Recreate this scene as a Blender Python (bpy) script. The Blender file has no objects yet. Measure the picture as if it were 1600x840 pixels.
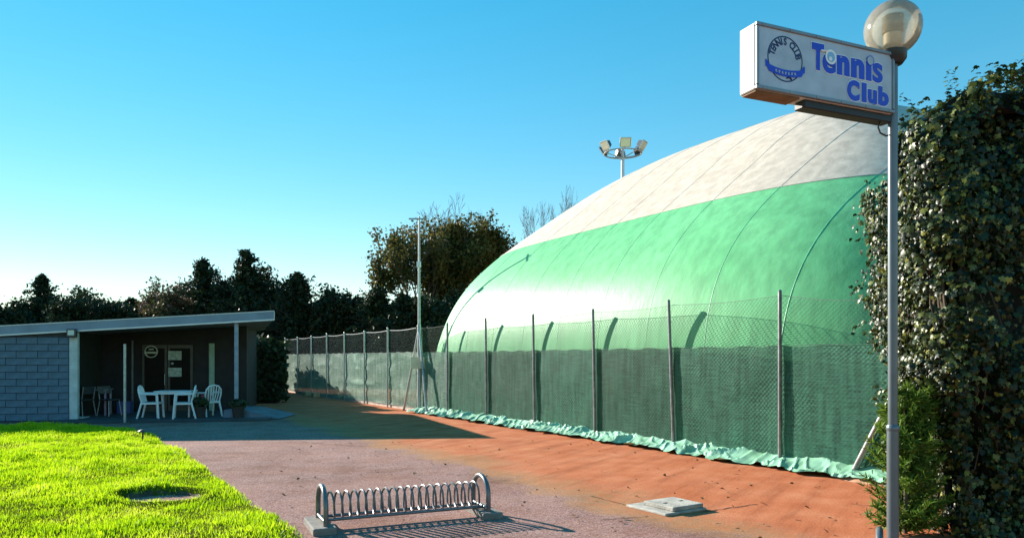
import bpy, math, random
import numpy as np
from mathutils import Vector, Matrix, noise as mnoise

R = math.radians
scene = bpy.context.scene

# ------------------------------------------------------------------ camera
FPX, CAMH = 1156.0, 1.65
cd = bpy.data.cameras.new('camera'); cam = bpy.data.objects.new('camera', cd)
scene.collection.objects.link(cam); scene.camera = cam
cam.location = (0, 0, CAMH); cam.rotation_euler = (R(90), 0, 0)
cd.sensor_width = 36; cd.lens = FPX / 1600 * 36; cd.shift_y = 140 / 1600
cd.clip_start = 0.05; cd.clip_end = 4000

# ------------------------------------------------------------------ sky and sun
SUN_EL, SUN_AZ = 20.0, math.degrees(math.atan2(-0.77, 0.64))
w = bpy.data.worlds.new('World'); scene.world = w; w.use_nodes = True
wn = w.node_tree; wn.nodes.clear()
sky = wn.nodes.new('ShaderNodeTexSky'); sky.sky_type = 'NISHITA'; sky.sun_disc = False
sky.sun_elevation = R(SUN_EL); sky.sun_rotation = R(SUN_AZ)
sky.air_density = 1.0; sky.dust_density = 0.0; sky.ozone_density = 1.0; sky.altitude = 100
gm_ = wn.nodes.new('ShaderNodeGamma'); gm_.inputs[1].default_value = 0.58      # evens the clear sky out, as the camera did
hs = wn.nodes.new('ShaderNodeHueSaturation'); hs.inputs['Saturation'].default_value = 2.15; hs.inputs['Hue'].default_value = 0.482
bgn = wn.nodes.new('ShaderNodeBackground'); bgn.inputs['Strength'].default_value = 0.153
won = wn.nodes.new('ShaderNodeOutputWorld')
wn.links.new(sky.outputs[0], gm_.inputs[0]); wn.links.new(gm_.outputs[0], hs.inputs['Color']); wn.links.new(hs.outputs[0], bgn.inputs[0]); wn.links.new(bgn.outputs[0], won.inputs[0])
sl = bpy.data.lights.new('sun', 'SUN'); sl.energy = 5.0; sl.angle = R(0.5); sl.color = (1.0, 0.92, 0.80)
so = bpy.data.objects.new('sun', sl); scene.collection.objects.link(so)
SD = Vector((-0.77, 0.64, 0)).normalized() * math.cos(R(SUN_EL)); SD.z = math.sin(R(SUN_EL))
so.rotation_euler = (-SD).to_track_quat('-Z', 'Y').to_euler(); so.location = (-20, 16, 14)
vs = scene.view_settings
vs.view_transform = 'Standard'; vs.look = 'None'; vs.exposure = 1.3; vs.gamma = 1.0; vs.use_curve_mapping = False
scene.cycles.max_bounces = 8; scene.cycles.transparent_max_bounces = 24
scene.cycles.use_denoising = True

# ------------------------------------------------------------------ helpers
C = scene.collection
MW = {}          # object name -> matrix that carries its mesh space to the world

def tag(o, label=None, cat=None, group=None, kind=None):
    if label: o['label'] = label
    if cat: o['category'] = cat
    if group: o['group'] = group
    if kind: o['kind'] = kind
    return o

def thing(name, label, cat, loc=(0, 0, 0), rz=0.0, group=None):
    o = bpy.data.objects.new(name, None); C.objects.link(o)
    o.empty_display_size = 0.2
    o.location = loc; o.rotation_euler = (0, 0, rz)
    MW[o.name] = Matrix.Translation(Vector(loc)) @ Matrix.Rotation(rz, 4, 'Z')
    return tag(o, label, cat, group)

def copy_tree(o, parent=None):
    c = o.copy(); C.objects.link(c); c.parent = parent
    MW[c.name] = MW.get(o.name, Matrix())
    for ch in list(o.children): copy_tree(ch, c)
    return c

def place(o, loc, rz=0.0, **kw):
    o.location = loc; o.rotation_euler = (0, 0, rz)
    return tag(o, **kw)

def G(px, py):
    """ground point under a picture position"""
    Y = CAMH * FPX / (py - 560.0)
    return (px - 800.0) / FPX * Y, Y

def P(px, py, Y):
    return Vector(((px - 800.0) / FPX * Y, Y, CAMH + (560.0 - py) / FPX * Y))

class MB:
    def __init__(s): s.v = []; s.f = []
    def add(s, vs_, fs):
        n = len(s.v); s.v += [Vector(a) for a in vs_]; s.f += [tuple(i + n for i in f) for f in fs]; return s
    def box(s, c, size, m=None, bev=0.0):
        hx, hy, hz = size[0] / 2, size[1] / 2, size[2] / 2
        c = Vector(c)
        if bev <= 0:
            vs_ = [Vector((x, y, z)) for z in (-hz, hz) for y in (-hy, hy) for x in (-hx, hx)]
            fs = [(0, 2, 3, 1), (4, 5, 7, 6), (0, 1, 5, 4), (2, 6, 7, 3), (0, 4, 6, 2), (1, 3, 7, 5)]
        else:
            b = bev; vs_ = []
            for sx in (-1, 1):
                for sy in (-1, 1):
                    for sz in (-1, 1):
                        vs_ += [Vector((sx * hx, sy * (hy - b), sz * (hz - b))), Vector((sx * (hx - b), sy * hy, sz * (hz - b))), Vector((sx * (hx - b), sy * (hy - b), sz * hz))]
            def q(sx, sy, sz, k): return (((sx > 0) * 2 + (sy > 0)) * 2 + (sz > 0)) * 3 + k
            fs = []
            for sgn in (-1, 1):
                o = 1 if sgn > 0 else -1
                ring = [(-1, -1), (1, -1), (1, 1), (-1, 1)][::o]
                fs.append(tuple(q(sgn, a, b2, 0) for a, b2 in ring))
                fs.append(tuple(q(a, sgn, b2, 1) for a, b2 in ring[::-1]))
                fs.append(tuple(q(a, b2, sgn, 2) for a, b2 in ring))
            for a in (-1, 1):
                for b2 in (-1, 1):
                    o = a * b2
                    e1 = (q(a, b2, -1, 0), q(a, b2, -1, 1), q(a, b2, 1, 1), q(a, b2, 1, 0))
                    fs.append(e1 if o > 0 else e1[::-1])
                    e2 = (q(a, -1, b2, 0), q(a, 1, b2, 0), q(a, 1, b2, 2), q(a, -1, b2, 2))
                    fs.append(e2 if o > 0 else e2[::-1])
                    e3 = (q(-1, a, b2, 1), q(-1, a, b2, 2), q(1, a, b2, 2), q(1, a, b2, 1))
                    fs.append(e3 if o > 0 else e3[::-1])
                    for c2 in (-1, 1):
                        t = (q(a, b2, c2, 0), q(a, b2, c2, 1), q(a, b2, c2, 2))
                        fs.append(t if a * b2 * c2 > 0 else t[::-1])
        if m is not None: vs_ = [m @ p for p in vs_]
        return s.add([p + c for p in vs_], fs)
    def tube(s, pts, r, n=8, cap=True, closed=False):
        pts = [Vector(p) for p in pts]; k = len(pts)
        rs = list(r) if isinstance(r, (list, tuple)) else [r] * k
        base = len(s.v); prev = None
        for i, p in enumerate(pts):
            a = pts[(i - 1) % k] if (closed or i > 0) else p
            b = pts[(i + 1) % k] if (closed or i < k - 1) else p
            t = (b - a).normalized()
            if prev is None:
                up = Vector((0, 0, 1)) if abs(t.z) < 0.9 else Vector((1, 0, 0))
                nn = t.cross(up).normalized()
            else:
                nn = (prev - t * prev.dot(t))
                nn = nn.normalized() if nn.length > 1e-6 else t.orthogonal().normalized()
            prev = nn; bb = t.cross(nn)
            for j in range(n):
                an = 2 * math.pi * j / n
                s.v.append(p + (nn * math.cos(an) + bb * math.sin(an)) * rs[i])
        for i in range(k if closed else k - 1):
            i2 = (i + 1) % k
            for j in range(n):
                j2 = (j + 1) % n
                s.f.append((base + i * n + j, base + i * n + j2, base + i2 * n + j2, base + i2 * n + j))
        if cap and not closed:
            s.f.append(tuple(base + j for j in range(n))[::-1]); s.f.append(tuple(base + (k - 1) * n + j for j in range(n)))
        return s
    def lathe(s, prof, c=(0, 0, 0), n=24):
        base = len(s.v); c = Vector(c)
        for r, z in prof:
            for j in range(n):
                a = 2 * math.pi * j / n
                s.v.append(c + Vector((r * math.cos(a), r * math.sin(a), z)))
        for i in range(len(prof) - 1):
            for j in range(n):
                j2 = (j + 1) % n
                s.f.append((base + i * n + j, base + i * n + j2, base + (i + 1) * n + j2, base + (i + 1) * n + j))
        return s
    def xf(s, m):
        s.v = [m @ p for p in s.v]; return s
    def mesh(s, name, mat, smooth=False):
        me = bpy.data.meshes.new(name)
        me.from_pydata([tuple(p) for p in s.v], [], s.f); me.update()
        if mat: me.materials.append(mat)
        if smooth:
            me.polygons.foreach_set('use_smooth', [True] * len(me.polygons))
            try: me.set_sharp_from_angle(angle=R(42))
            except Exception: pass
        return me
    def build(s, name, mat, parent=None, local=True, smooth=False, kind=None):
        if parent is not None and not local:
            im = MW[parent.name].inverted(); s.xf(im)
        return obj(name, s.mesh(name, mat, smooth), parent, kind)

def obj(name, me, parent=None, kind=None):
    o = bpy.data.objects.new(name, me); C.objects.link(o)
    if parent is not None:
        o.parent = parent; MW[o.name] = MW[parent.name]
    else: MW[o.name] = Matrix()
    if kind: o['kind'] = kind
    return o

def arr_mesh(name, V, F, mat, smooth=False):
    """V (n,3) array, F (m,k) array of equal-sided faces"""
    me = bpy.data.meshes.new(name)
    m, k = F.shape
    me.vertices.add(len(V)); me.vertices.foreach_set('co', np.ascontiguousarray(V, dtype=np.float32).ravel())
    me.loops.add(m * k); me.loops.foreach_set('vertex_index', np.ascontiguousarray(F, dtype=np.int32).ravel())
    me.polygons.add(m); me.polygons.foreach_set('loop_start', np.arange(0, m * k, k, dtype=np.int32))
    me.polygons.foreach_set('loop_total', np.full(m, k, dtype=np.int32))
    if smooth: me.polygons.foreach_set('use_smooth', np.ones(m, dtype=bool))
    me.update(calc_edges=True); me.materials.append(mat)
    return me

def unit(a): return a / np.maximum(np.linalg.norm(a, axis=1, keepdims=True), 1e-9)

def leaf_mesh(name, cen, nrm, up, size, tv, tf, mat):
    """many copies of one small leaf: template tv (k,3) in (across, along, out)"""
    nrm = unit(nrm); ax = unit(np.cross(up, nrm)); al = np.cross(nrm, ax)
    tv = np.array(tv, float); tf = np.array(tf, int); k = len(tv); n = len(cen)
    V = (cen[:, None, :] + size[:, None, None] * (tv[None, :, 0:1] * ax[:, None, :] + tv[None, :, 1:2] * al[:, None, :] + tv[None, :, 2:3] * nrm[:, None, :])).reshape(-1, 3)
    F = (tf[None] + (np.arange(n) * k)[:, None, None]).reshape(-1, tf.shape[1])
    return arr_mesh(name, V, F, mat)

# ------------------------------------------------------------------ materials
MATS = {}
def M(name, col, rough=0.6, var=0.18, scale=6.0, metal=0.0, bump=0.0, bscale=40.0, spec=0.5, col2=None, coat=0.0):
    if name in MATS: return MATS[name]
    m = bpy.data.materials.new(name); m.use_nodes = True; nt = m.node_tree; b = nt.nodes['Principled BSDF']
    tc = nt.nodes.new('ShaderNodeTexCoord'); nz = nt.nodes.new('ShaderNodeTexNoise'); nz.inputs['Scale'].default_value = scale; nz.inputs['Detail'].default_value = 6
    nt.links.new(tc.outputs['Object'], nz.inputs['Vector'])
    cr = nt.nodes.new('ShaderNodeValToRGB'); e = cr.color_ramp.elements
    e[0].position = 0.32; e[1].position = 0.68
    c2 = col2 if col2 else tuple(min(1, c * (1 + var)) for c in col)
    c1 = col if col2 else tuple(c * (1 - var) for c in col)
    e[0].color = (*c1, 1); e[1].color = (*c2, 1)
    nt.links.new(nz.outputs['Fac'], cr.inputs['Fac']); nt.links.new(cr.outputs['Color'], b.inputs['Base Color'])
    b.inputs['Roughness'].default_value = rough; b.inputs['Metallic'].default_value = metal; b.inputs['Specular IOR Level'].default_value = spec
    if coat: b.inputs['Coat Weight'].default_value = coat; b.inputs['Coat Roughness'].default_value = 0.3
    if bump:
        n2 = nt.nodes.new('ShaderNodeTexNoise'); n2.inputs['Scale'].default_value = bscale; n2.inputs['Detail'].default_value = 4
        bp = nt.nodes.new('ShaderNodeBump'); bp.inputs['Strength'].default_value = bump; bp.inputs['Distance'].default_value = 0.02
        nt.links.new(tc.outputs['Object'], n2.inputs['Vector']); nt.links.new(n2.outputs['Fac'], bp.inputs['Height']); nt.links.new(bp.outputs[0], b.inputs['Normal'])
    MATS[name] = m; return m

def math_node(nt, op, a, b=None, c=None):
    n = nt.nodes.new('ShaderNodeMath'); n.operation = op
    for i, x in enumerate((a, b, c)):
        if x is None: continue
        if isinstance(x, (int, float)): n.inputs[i].default_value = x
        else: nt.links.new(x, n.inputs[i])
    return n.outputs[0]

def leafmat(name, cols, trans=0.3, rough=0.5, gloss=0.04, patch=0.0, pscale=1.0):
    m = bpy.data.materials.new(name); m.use_nodes = True; nt = m.node_tree; nt.nodes.clear()
    out = nt.nodes.new('ShaderNodeOutputMaterial'); ge = nt.nodes.new('ShaderNodeNewGeometry')
    cr = nt.nodes.new('ShaderNodeValToRGB'); e = cr.color_ramp.elements
    while len(e) < len(cols): e.new(0.5)
    for i, c in enumerate(cols):
        e[i].position = c[3] if len(c) > 3 else i / max(1, len(cols) - 1); e[i].color = (*c[:3], 1)
    if patch:
        tc = nt.nodes.new('ShaderNodeTexCoord'); nz = nt.nodes.new('ShaderNodeTexNoise'); nz.inputs['Scale'].default_value = pscale; nz.inputs['Detail'].default_value = 6; nz.inputs['Roughness'].default_value = .65
        nt.links.new(tc.outputs['Object'], nz.inputs['Vector'])
        mr = nt.nodes.new('ShaderNodeMapRange'); mr.inputs['From Min'].default_value = .32; mr.inputs['From Max'].default_value = .68; nt.links.new(nz.outputs['Fac'], mr.inputs[0])
        f = math_node(nt, 'ADD', math_node(nt, 'MULTIPLY', ge.outputs['Random Per Island'], 1 - patch), math_node(nt, 'MULTIPLY', mr.outputs[0], patch))
        nt.links.new(f, cr.inputs['Fac'])
    else: nt.links.new(ge.outputs['Random Per Island'], cr.inputs['Fac'])
    d = nt.nodes.new('ShaderNodeBsdfPrincipled'); d.inputs['Roughness'].default_value = rough; d.inputs['Specular IOR Level'].default_value = gloss * 12
    t = nt.nodes.new('ShaderNodeBsdfTranslucent'); mx = nt.nodes.new('ShaderNodeMixShader'); mx.inputs[0].default_value = trans
    nt.links.new(cr.outputs[0], d.inputs['Base Color']); nt.links.new(cr.outputs[0], t.inputs['Color'])
    nt.links.new(d.outputs[0], mx.inputs[1]); nt.links.new(t.outputs[0], mx.inputs[2]); nt.links.new(mx.outputs[0], out.inputs[0])
    return m

def yard_material():
    """pinkish grey worn asphalt; red clay carried off the court lies over it along the fence"""
    m = bpy.data.materials.new('yard_asphalt'); m.use_nodes = True; nt = m.node_tree; b = nt.nodes['Principled BSDF']; L = nt.links
    tc = nt.nodes.new('ShaderNodeTexCoord'); sp = nt.nodes.new('ShaderNodeSeparateXYZ'); L.new(tc.outputs['Object'], sp.inputs[0])
    def nz(sc, det=5, rough=0.6, vec=None):
        n = nt.nodes.new('ShaderNodeTexNoise'); n.inputs['Scale'].default_value = sc; n.inputs['Detail'].default_value = det; n.inputs['Roughness'].default_value = rough
        L.new(vec if vec else tc.outputs['Object'], n.inputs['Vector']); return n.outputs['Fac']
    def ramp(f, stops):
        r = nt.nodes.new('ShaderNodeValToRGB'); e = r.color_ramp.elements
        while len(e) < len(stops): e.new(0.5)
        for i, (p, c) in enumerate(stops): e[i].position = p; e[i].color = (*c, 1) if len(c) == 3 else c
        L.new(f, r.inputs[0]); return r.outputs[0]
    def mix(f, a, c, mode='MIX'):
        n = nt.nodes.new('ShaderNodeMix'); n.data_type = 'RGBA'; n.blend_type = mode
        if isinstance(f, float): n.inputs[0].default_value = f
        else: L.new(f, n.inputs[0])
        for i, x in ((6, a), (7, c)):
            if isinstance(x, tuple): n.inputs[i].default_value = (*x, 1)
            else: L.new(x, n.inputs[i])
        return n.outputs[2]
    # asphalt: patches, aggregate
    asp = ramp(nz(0.9), [(0.3, (0.235, 0.155, 0.145)), (0.52, (0.31, 0.215, 0.205)), (0.75, (0.36, 0.25, 0.23))])
    agg = ramp(nz(52, 3), [(0.34, (0.30, 0.29, 0.28)), (0.5, (1, 1, 1)), (0.68, (1.75, 1.72, 1.7))])
    asp = mix(1.0, asp, agg, 'MULTIPLY')
    agg2 = ramp(nz(18, 3), [(0.38, (0.72, 0.7, 0.68)), (0.6, (1.08, 1.08, 1.08))])
    asp = mix(1.0, asp, agg2, 'MULTIPLY')
    stain = ramp(nz(0.42, 8, .7), [(0.36, (0.60, 0.58, 0.56)), (0.5, (1, 1, 1)), (0.66, (1.12, 1.10, 1.08))])
    asp = mix(1.0, asp, stain, 'MULTIPLY')
    blot = ramp(nz(2.4, 6, .75), [(0.33, (0.66, 0.62, 0.60)), (0.45, (1, 1, 1))])
    asp = mix(1.0, asp, blot, 'MULTIPLY')
    # clay, paler where swept thin
    cl = ramp(nz(1.6, 6), [(0.28, (0.48, 0.135, 0.05)), (0.5, (0.55, 0.18, 0.08)), (0.72, (0.61, 0.24, 0.12))])
    cl = mix(1.0, cl, ramp(nz(45, 4), [(0.32, (0.74, 0.7, 0.68)), (0.6, (1.1, 1.08, 1.06))]), 'MULTIPLY')
    mpv = nt.nodes.new('ShaderNodeMapping'); mpv.inputs['Rotation'].default_value = (0, 0, R(31)); L.new(tc.outputs['Object'], mpv.inputs[0])
    mps = nt.nodes.new('ShaderNodeMapping'); mps.inputs['Scale'].default_value = (5.0, .45, 1); L.new(mpv.outputs[0], mps.inputs[0])
    cl = mix(1.0, cl, ramp(nz(1.0, 7, .65, mps.outputs[0]), [(0.30, (0.72, 0.66, 0.62)), (0.5, (1, 1, 1)), (0.72, (1.12, 1.18, 1.22))]), 'MULTIPLY')
    wv = math_node(nt, 'MULTIPLY_ADD', sp.outputs['Y'], 0.6, sp.outputs['X'])
    jag = math_node(nt, 'MULTIPLY_ADD', nz(0.7, 8, 0.7), 3.0, -1.5)
    wj = math_node(nt, 'ADD', wv, jag)
    mr = nt.nodes.new('ShaderNodeMapRange'); mr.inputs['From Min'].default_value = 5.75; mr.inputs['From Max'].default_value = 7.1; L.new(wj, mr.inputs['Value'])
    fine = math_node(nt, 'MULTIPLY_ADD', nz(9, 6, 0.7), 1.6, -0.8)
    fac = nt.nodes.new('ShaderNodeMath'); fac.operation = 'ADD'; fac.use_clamp = True; L.new(mr.outputs[0], fac.inputs[0])
    edge = math_node(nt, 'MULTIPLY', math_node(nt, 'MULTIPLY', mr.outputs[0], math_node(nt, 'SUBTRACT', 1.0, mr.outputs[0])), 4.0)
    L.new(math_node(nt, 'MULTIPLY', fine, edge), fac.inputs[1])
    facm = math_node(nt, 'MULTIPLY', fac.outputs[0], 0.93)
    thin = math_node(nt, 'MULTIPLY', nz(0.8, 6), 0.32)
    facm = math_node(nt, 'MAXIMUM', facm, thin)
    # thin ochre tide mark at the edge
    och = mix(math_node(nt, 'MULTIPLY', edge, 0.55), asp, (0.42, 0.24, 0.08))
    L.new(mix(facm, och, cl), b.inputs['Base Color'])
    b.inputs['Roughness'].default_value = 0.95; b.inputs['Specular IOR Level'].default_value = 0.06
    bp = nt.nodes.new('ShaderNodeBump'); bp.inputs['Strength'].default_value = 0.55; bp.inputs['Distance'].default_value = 0.012
    L.new(math_node(nt, 'ADD', nz(75, 3), math_node(nt, 'MULTIPLY', nz(6, 5), 0.5)), bp.inputs['Height']); L.new(bp.outputs[0], b.inputs['Normal'])
    return m

def screen_material(name, c_lo, c_hi):
    m = bpy.data.materials.new(name); m.use_nodes = True; nt = m.node_tree; nt.nodes.clear(); L = nt.links
    out = nt.nodes.new('ShaderNodeOutputMaterial'); tc = nt.nodes.new('ShaderNodeTexCoord')
    mp = nt.nodes.new('ShaderNodeMapping'); mp.inputs['Scale'].default_value = (2.2, 2.2, 42); L.new(tc.outputs['Object'], mp.inputs[0])
    n1 = nt.nodes.new('ShaderNodeTexNoise'); n1.inputs['Scale'].default_value = 1.6; n1.inputs['Detail'].default_value = 7; n1.inputs['Roughness'].default_value = 0.7; L.new(mp.outputs[0], n1.inputs['Vector'])
    mp2 = nt.nodes.new('ShaderNodeMapping'); mp2.inputs['Scale'].default_value = (8, 8, 0.8); L.new(tc.outputs['Object'], mp2.inputs[0])
    n2 = nt.nodes.new('ShaderNodeTexNoise'); n2.inputs['Scale'].default_value = 1.5; n2.inputs['Detail'].default_value = 5; L.new(mp2.outputs[0], n2.inputs['Vector'])
    s = math_node(nt, 'MULTIPLY_ADD', n2.outputs['Fac'], 0.36, math_node(nt, 'MULTIPLY', n1.outputs['Fac'], 0.64))
    cr = nt.nodes.new('ShaderNodeValToRGB'); e = cr.color_ramp.elements; e[0].position = 0.40; e[0].color = (*c_lo, 1); e[1].position = 0.64; e[1].color = (*c_hi, 1); L.new(s, cr.inputs[0])
    p = nt.nodes.new('ShaderNodeBsdfPrincipled'); p.inputs['Roughness'].default_value = 0.6; p.inputs['Specular IOR Level'].default_value = 0.2; oi = nt.nodes.new('ShaderNodeObjectInfo'); mo = nt.nodes.new('ShaderNodeMapRange'); mo.inputs['To Min'].default_value = .72; mo.inputs['To Max'].default_value = 1.22; L.new(oi.outputs['Random'], mo.inputs[0])
    sc_ = nt.nodes.new('ShaderNodeVectorMath'); sc_.operation = 'SCALE'; L.new(cr.outputs[0], sc_.inputs[0]); L.new(mo.outputs[0], sc_.inputs['Scale']); L.new(sc_.outputs[0], p.inputs['Base Color'])
    tl = nt.nodes.new('ShaderNodeBsdfTranslucent'); L.new(cr.outputs[0], tl.inputs[0])
    tr = nt.nodes.new('ShaderNodeBsdfTransparent'); a = nt.nodes.new('ShaderNodeMixShader'); a.inputs[0].default_value = 0.2; L.new(p.outputs[0], a.inputs[1]); L.new(tl.outputs[0], a.inputs[2])
    mx = nt.nodes.new('ShaderNodeMixShader')
    n3 = nt.nodes.new('ShaderNodeTexNoise'); n3.inputs['Scale'].default_value = 60; L.new(tc.outputs['Object'], n3.inputs['Vector'])
    mr = nt.nodes.new('ShaderNodeMapRange'); mr.inputs['From Min'].default_value = 0.35; mr.inputs['From Max'].default_value = 0.65; mr.inputs['To Min'].default_value = 0.02; mr.inputs['To Max'].default_value = 0.20; L.new(n3.outputs['Fac'], mr.inputs[0])
    L.new(mr.outputs[0], mx.inputs[0]); L.new(a.outputs[0], mx.inputs[1]); L.new(tr.outputs[0], mx.inputs[2]); L.new(mx.outputs[0], out.inputs[0])
    return m

def membrane(name, c1, c2, rough):
    m = bpy.data.materials.new(name); m.use_nodes = True; nt = m.node_tree; b = nt.nodes['Principled BSDF']; L = nt.links
    tc = nt.nodes.new('ShaderNodeTexCoord')
    n1 = nt.nodes.new('ShaderNodeTexNoise'); n1.inputs['Scale'].default_value = 0.5; n1.inputs['Detail'].default_value = 7; n1.inputs['Roughness'].default_value = 0.65; L.new(tc.outputs['Object'], n1.inputs['Vector'])
    cr = nt.nodes.new('ShaderNodeValToRGB'); e = cr.color_ramp.elements; e[0].position = 0.3; e[1].position = 0.7; e[0].color = (*c1, 1); e[1].color = (*c2, 1); L.new(n1.outputs['Fac'], cr.inputs[0])
    # rain streaks and dust
    mp = nt.nodes.new('ShaderNodeMapping'); mp.inputs['Scale'].default_value = (4, 4, 0.5); L.new(tc.outputs['Object'], mp.inputs[0])
    n2 = nt.nodes.new('ShaderNodeTexNoise'); n2.inputs['Scale'].default_value = 1.2; n2.inputs['Detail'].default_value = 6; L.new(mp.outputs[0], n2.inputs['Vector'])
    mr = nt.nodes.new('ShaderNodeMapRange'); mr.inputs['From Min'].default_value = 0.35; mr.inputs['From Max'].default_value = 0.7; mr.inputs['To Min'].default_value = 0.80; mr.inputs['To Max'].default_value = 1.07; L.new(n2.outputs['Fac'], mr.inputs[0])
    mx = nt.nodes.new('ShaderNodeVectorMath'); mx.operation = 'SCALE'; L.new(cr.outputs[0], mx.inputs[0]); L.new(mr.outputs[0], mx.inputs['Scale']); L.new(mx.outputs[0], b.inputs['Base Color'])
    b.inputs['Roughness'].default_value = rough; b.inputs['Specular IOR Level'].default_value = 0.13
    n3 = nt.nodes.new('ShaderNodeTexNoise'); n3.inputs['Scale'].default_value = 3.0; n3.inputs['Detail'].default_value = 5; L.new(mp.outputs[0], n3.inputs['Vector'])
    n4 = nt.nodes.new('ShaderNodeTexNoise'); n4.inputs['Scale'].default_value = 7.0; n4.inputs['Detail'].default_value = 4; L.new(tc.outputs['Object'], n4.inputs['Vector'])
    bp = nt.nodes.new('ShaderNodeBump'); bp.inputs['Strength'].default_value = 0.09; bp.inputs['Distance'].default_value = 0.03
    L.new(math_node(nt, 'ADD', n3.outputs['Fac'], n4.outputs['Fac']), bp.inputs['Height']); L.new(bp.outputs[0], b.inputs['Normal'])
    return m

galv = M('galvanised_steel', (0.42, 0.43, 0.44), 0.45, 0.2, 14, metal=0.55)
painted_steel = M('grey_painted_steel', (0.36, 0.38, 0.40), 0.4, 0.15, 10, metal=0.3)
dark_steel = M('dark_steel', (0.06, 0.065, 0.07), 0.45, 0.3, 10, metal=0.4)
concrete = M('concrete', (0.50, 0.46, 0.40), 0.9, 0.25, 7, bump=0.4, bscale=60)
white_plastic = M('white_plastic', (0.74, 0.76, 0.78), 0.35, 0.06, 5)
bark = M('bark', (0.09, 0.065, 0.045), 0.9, 0.35, 9, bump=0.5, bscale=12)
twig_m = M('twigs', (0.16, 0.12, 0.09), 0.9, 0.3, 4)
soil = M('soil', (0.075, 0.05, 0.032), 0.95, 0.4, 9, bump=0.6, bscale=30)

# ------------------------------------------------------------------ ground, yard, lawn
FA = Vector((4.10, 11.35, 0)); EU = Vector((0.514, -0.857, 0)).normalized(); EV = Vector((-EU.y, EU.x, 0))
def fpt(Y, v=0.0, z=0.0):
    """point on the fence line at depth Y, v behind it"""
    t = (FA.y - Y) / (-EU.y)
    p = FA - EU * t
    p = FA + EU * ((FA.y - Y) / (-EU.y))
    return Vector((p.x + EV.x * v, p.y + EV.y * v, z))

g = MB().add([(-900, -300, -0.012), (900, -300, -0.012), (900, 1500, -0.012), (-900, 1500, -0.012)], [(0, 1, 2, 3)])
tag(g.build('ground', M('rough_ground', (0.12, 0.12, 0.045), 0.95, 0.35, 0.6, col2=(0.17, 0.13, 0.07), bump=0.6, bscale=6)), kind='structure')

def strip_grid(x0, x1, y0, y1, nx, ny, zf):
    X, Y = np.meshgrid(np.linspace(x0, x1, nx), np.linspace(y0, y1, ny))
    Z = zf(X, Y)
    V = np.stack([X, Y, Z], -1).reshape(-1, 3)
    i = np.arange(nx - 1)[None, :] + np.arange(ny - 1)[:, None] * nx
    F = np.stack([i, i + 1, i + nx + 1, i + nx], -1).reshape(-1, 4)
    return V, F
def n2(x, y, s=1.0, o=0.0):
    f = np.vectorize(lambda a, b: mnoise.noise(Vector((a * s + o, b * s - o, o))))
    return f(x, y)

V, F = strip_grid(-17, 30, -2, 60, 95, 125, lambda X, Y: np.zeros_like(X))
V[:, 2] = 0.004 * n2(V[:, 0], V[:, 1], 0.55)
yard = obj('yard', arr_mesh('yard', V, F, yard_material(), True), None, 'structure')
# cracks in the asphalt
crack_m = M('crack_dirt', (0.022, 0.016, 0.012), 0.95, 0.3, 12)
def crack(pts, wd, seed):
    rnd = random.Random(seed); L_, R_ = [], []
    P3 = [Vector((*G(*p), 0)) for p in pts]
    path = []
    for a, b in zip(P3[:-1], P3[1:]):
        n = max(3, int((b - a).length / 0.06))
        for i in range(n): path.append(a.lerp(b, i / n) + Vector((rnd.uniform(-.02, .02), rnd.uniform(-.02, .02), 0)))
    mb = MB()
    for i, p in enumerate(path):
        q = path[min(i + 1, len(path) - 1)] - path[max(i - 1, 0)]
        nn = Vector((-q.y, q.x, 0)).normalized() * wd * rnd.uniform(.3, 1.2)
        z = 0.004 * mnoise.noise(Vector((p.x * .55, p.y * .55, 0))) + 0.004
        mb.v += [Vector((p.x + nn.x, p.y + nn.y, z)), Vector((p.x - nn.x, p.y - nn.y, z))]
    mb.f = [(2 * i, 2 * i + 1, 2 * i + 3, 2 * i + 2) for i in range(len(path) - 1)]
    return mb.build('crack', crack_m, yard)
crack([(925, 775), (955, 783), (984, 790)], 0.010, 1)
crack([(1092, 800), (1140, 793), (1190, 786)], 0.009, 2)
crack([(940, 812), (985, 808), (1020, 806)], 0.008, 3)
crack([(1330, 786), (1380, 793)], 0.010, 4)
crack([(470, 690), (560, 697), (640, 693)], 0.012, 5)

# lawn with a dug hole; edge follows the yard
EDGE = [(-9.2, 17.3), (-7.6, 15.5), (-5.0, 11.6), (-3.7, 9.5), (-2.8, 8.11), (-2.06, 6.95), (-0.9, 5.1), (0.1, 3.4)]
EY = np.array([p[1] for p in EDGE])[::-1]; EX = np.array([p[0] for p in EDGE])[::-1]
def edge_x(Y): return np.interp(Y, EY, EX)
HX, HY = -4.12, 8.62
def lawn_z(X, Y):
    d = np.clip(edge_x(Y) - X, 0, 9)
    z = 0.02 + 0.10 * (1 - np.exp(-d / 0.9)) * np.clip((Y - 3) / 9, .25, 1) + 0.025 * n2(X, Y, .8, 3.1)
    hr = np.sqrt(((X - HX) / 0.40) ** 2 + ((Y - HY) / 0.33) ** 2)
    z = z - 0.20 * np.clip(1.25 - hr, 0, 1) ** .7 * (hr < 1.25) + 0.03 * np.exp(-((hr - 1.45) / .25) ** 2)
    return z
ny, nx = 180, 150
ys = np.linspace(3.4, 17.1, ny); V = []
for y in ys:
    xr = float(edge_x(y)) + 0.05 * mnoise.noise(Vector((y * 2.3, 1, 0))) + .03 * mnoise.noise(Vector((y * 7, 4, 0)))
    t = np.linspace(0, 1, nx) ** 1.6
    V.append(np.stack([xr - t * (xr + 18), np.full(nx, y)], -1))
V = np.array(V); LZ = lawn_z(V[..., 0], V[..., 1]); LZ[:, 0] = -0.01; LZ[0] = -.01; LZ[-1] = -.01
V = np.concatenate([V, LZ[..., None]], -1).reshape(-1, 3)
i = np.arange(nx - 1)[None, :] + np.arange(ny - 1)[:, None] * nx
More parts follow.
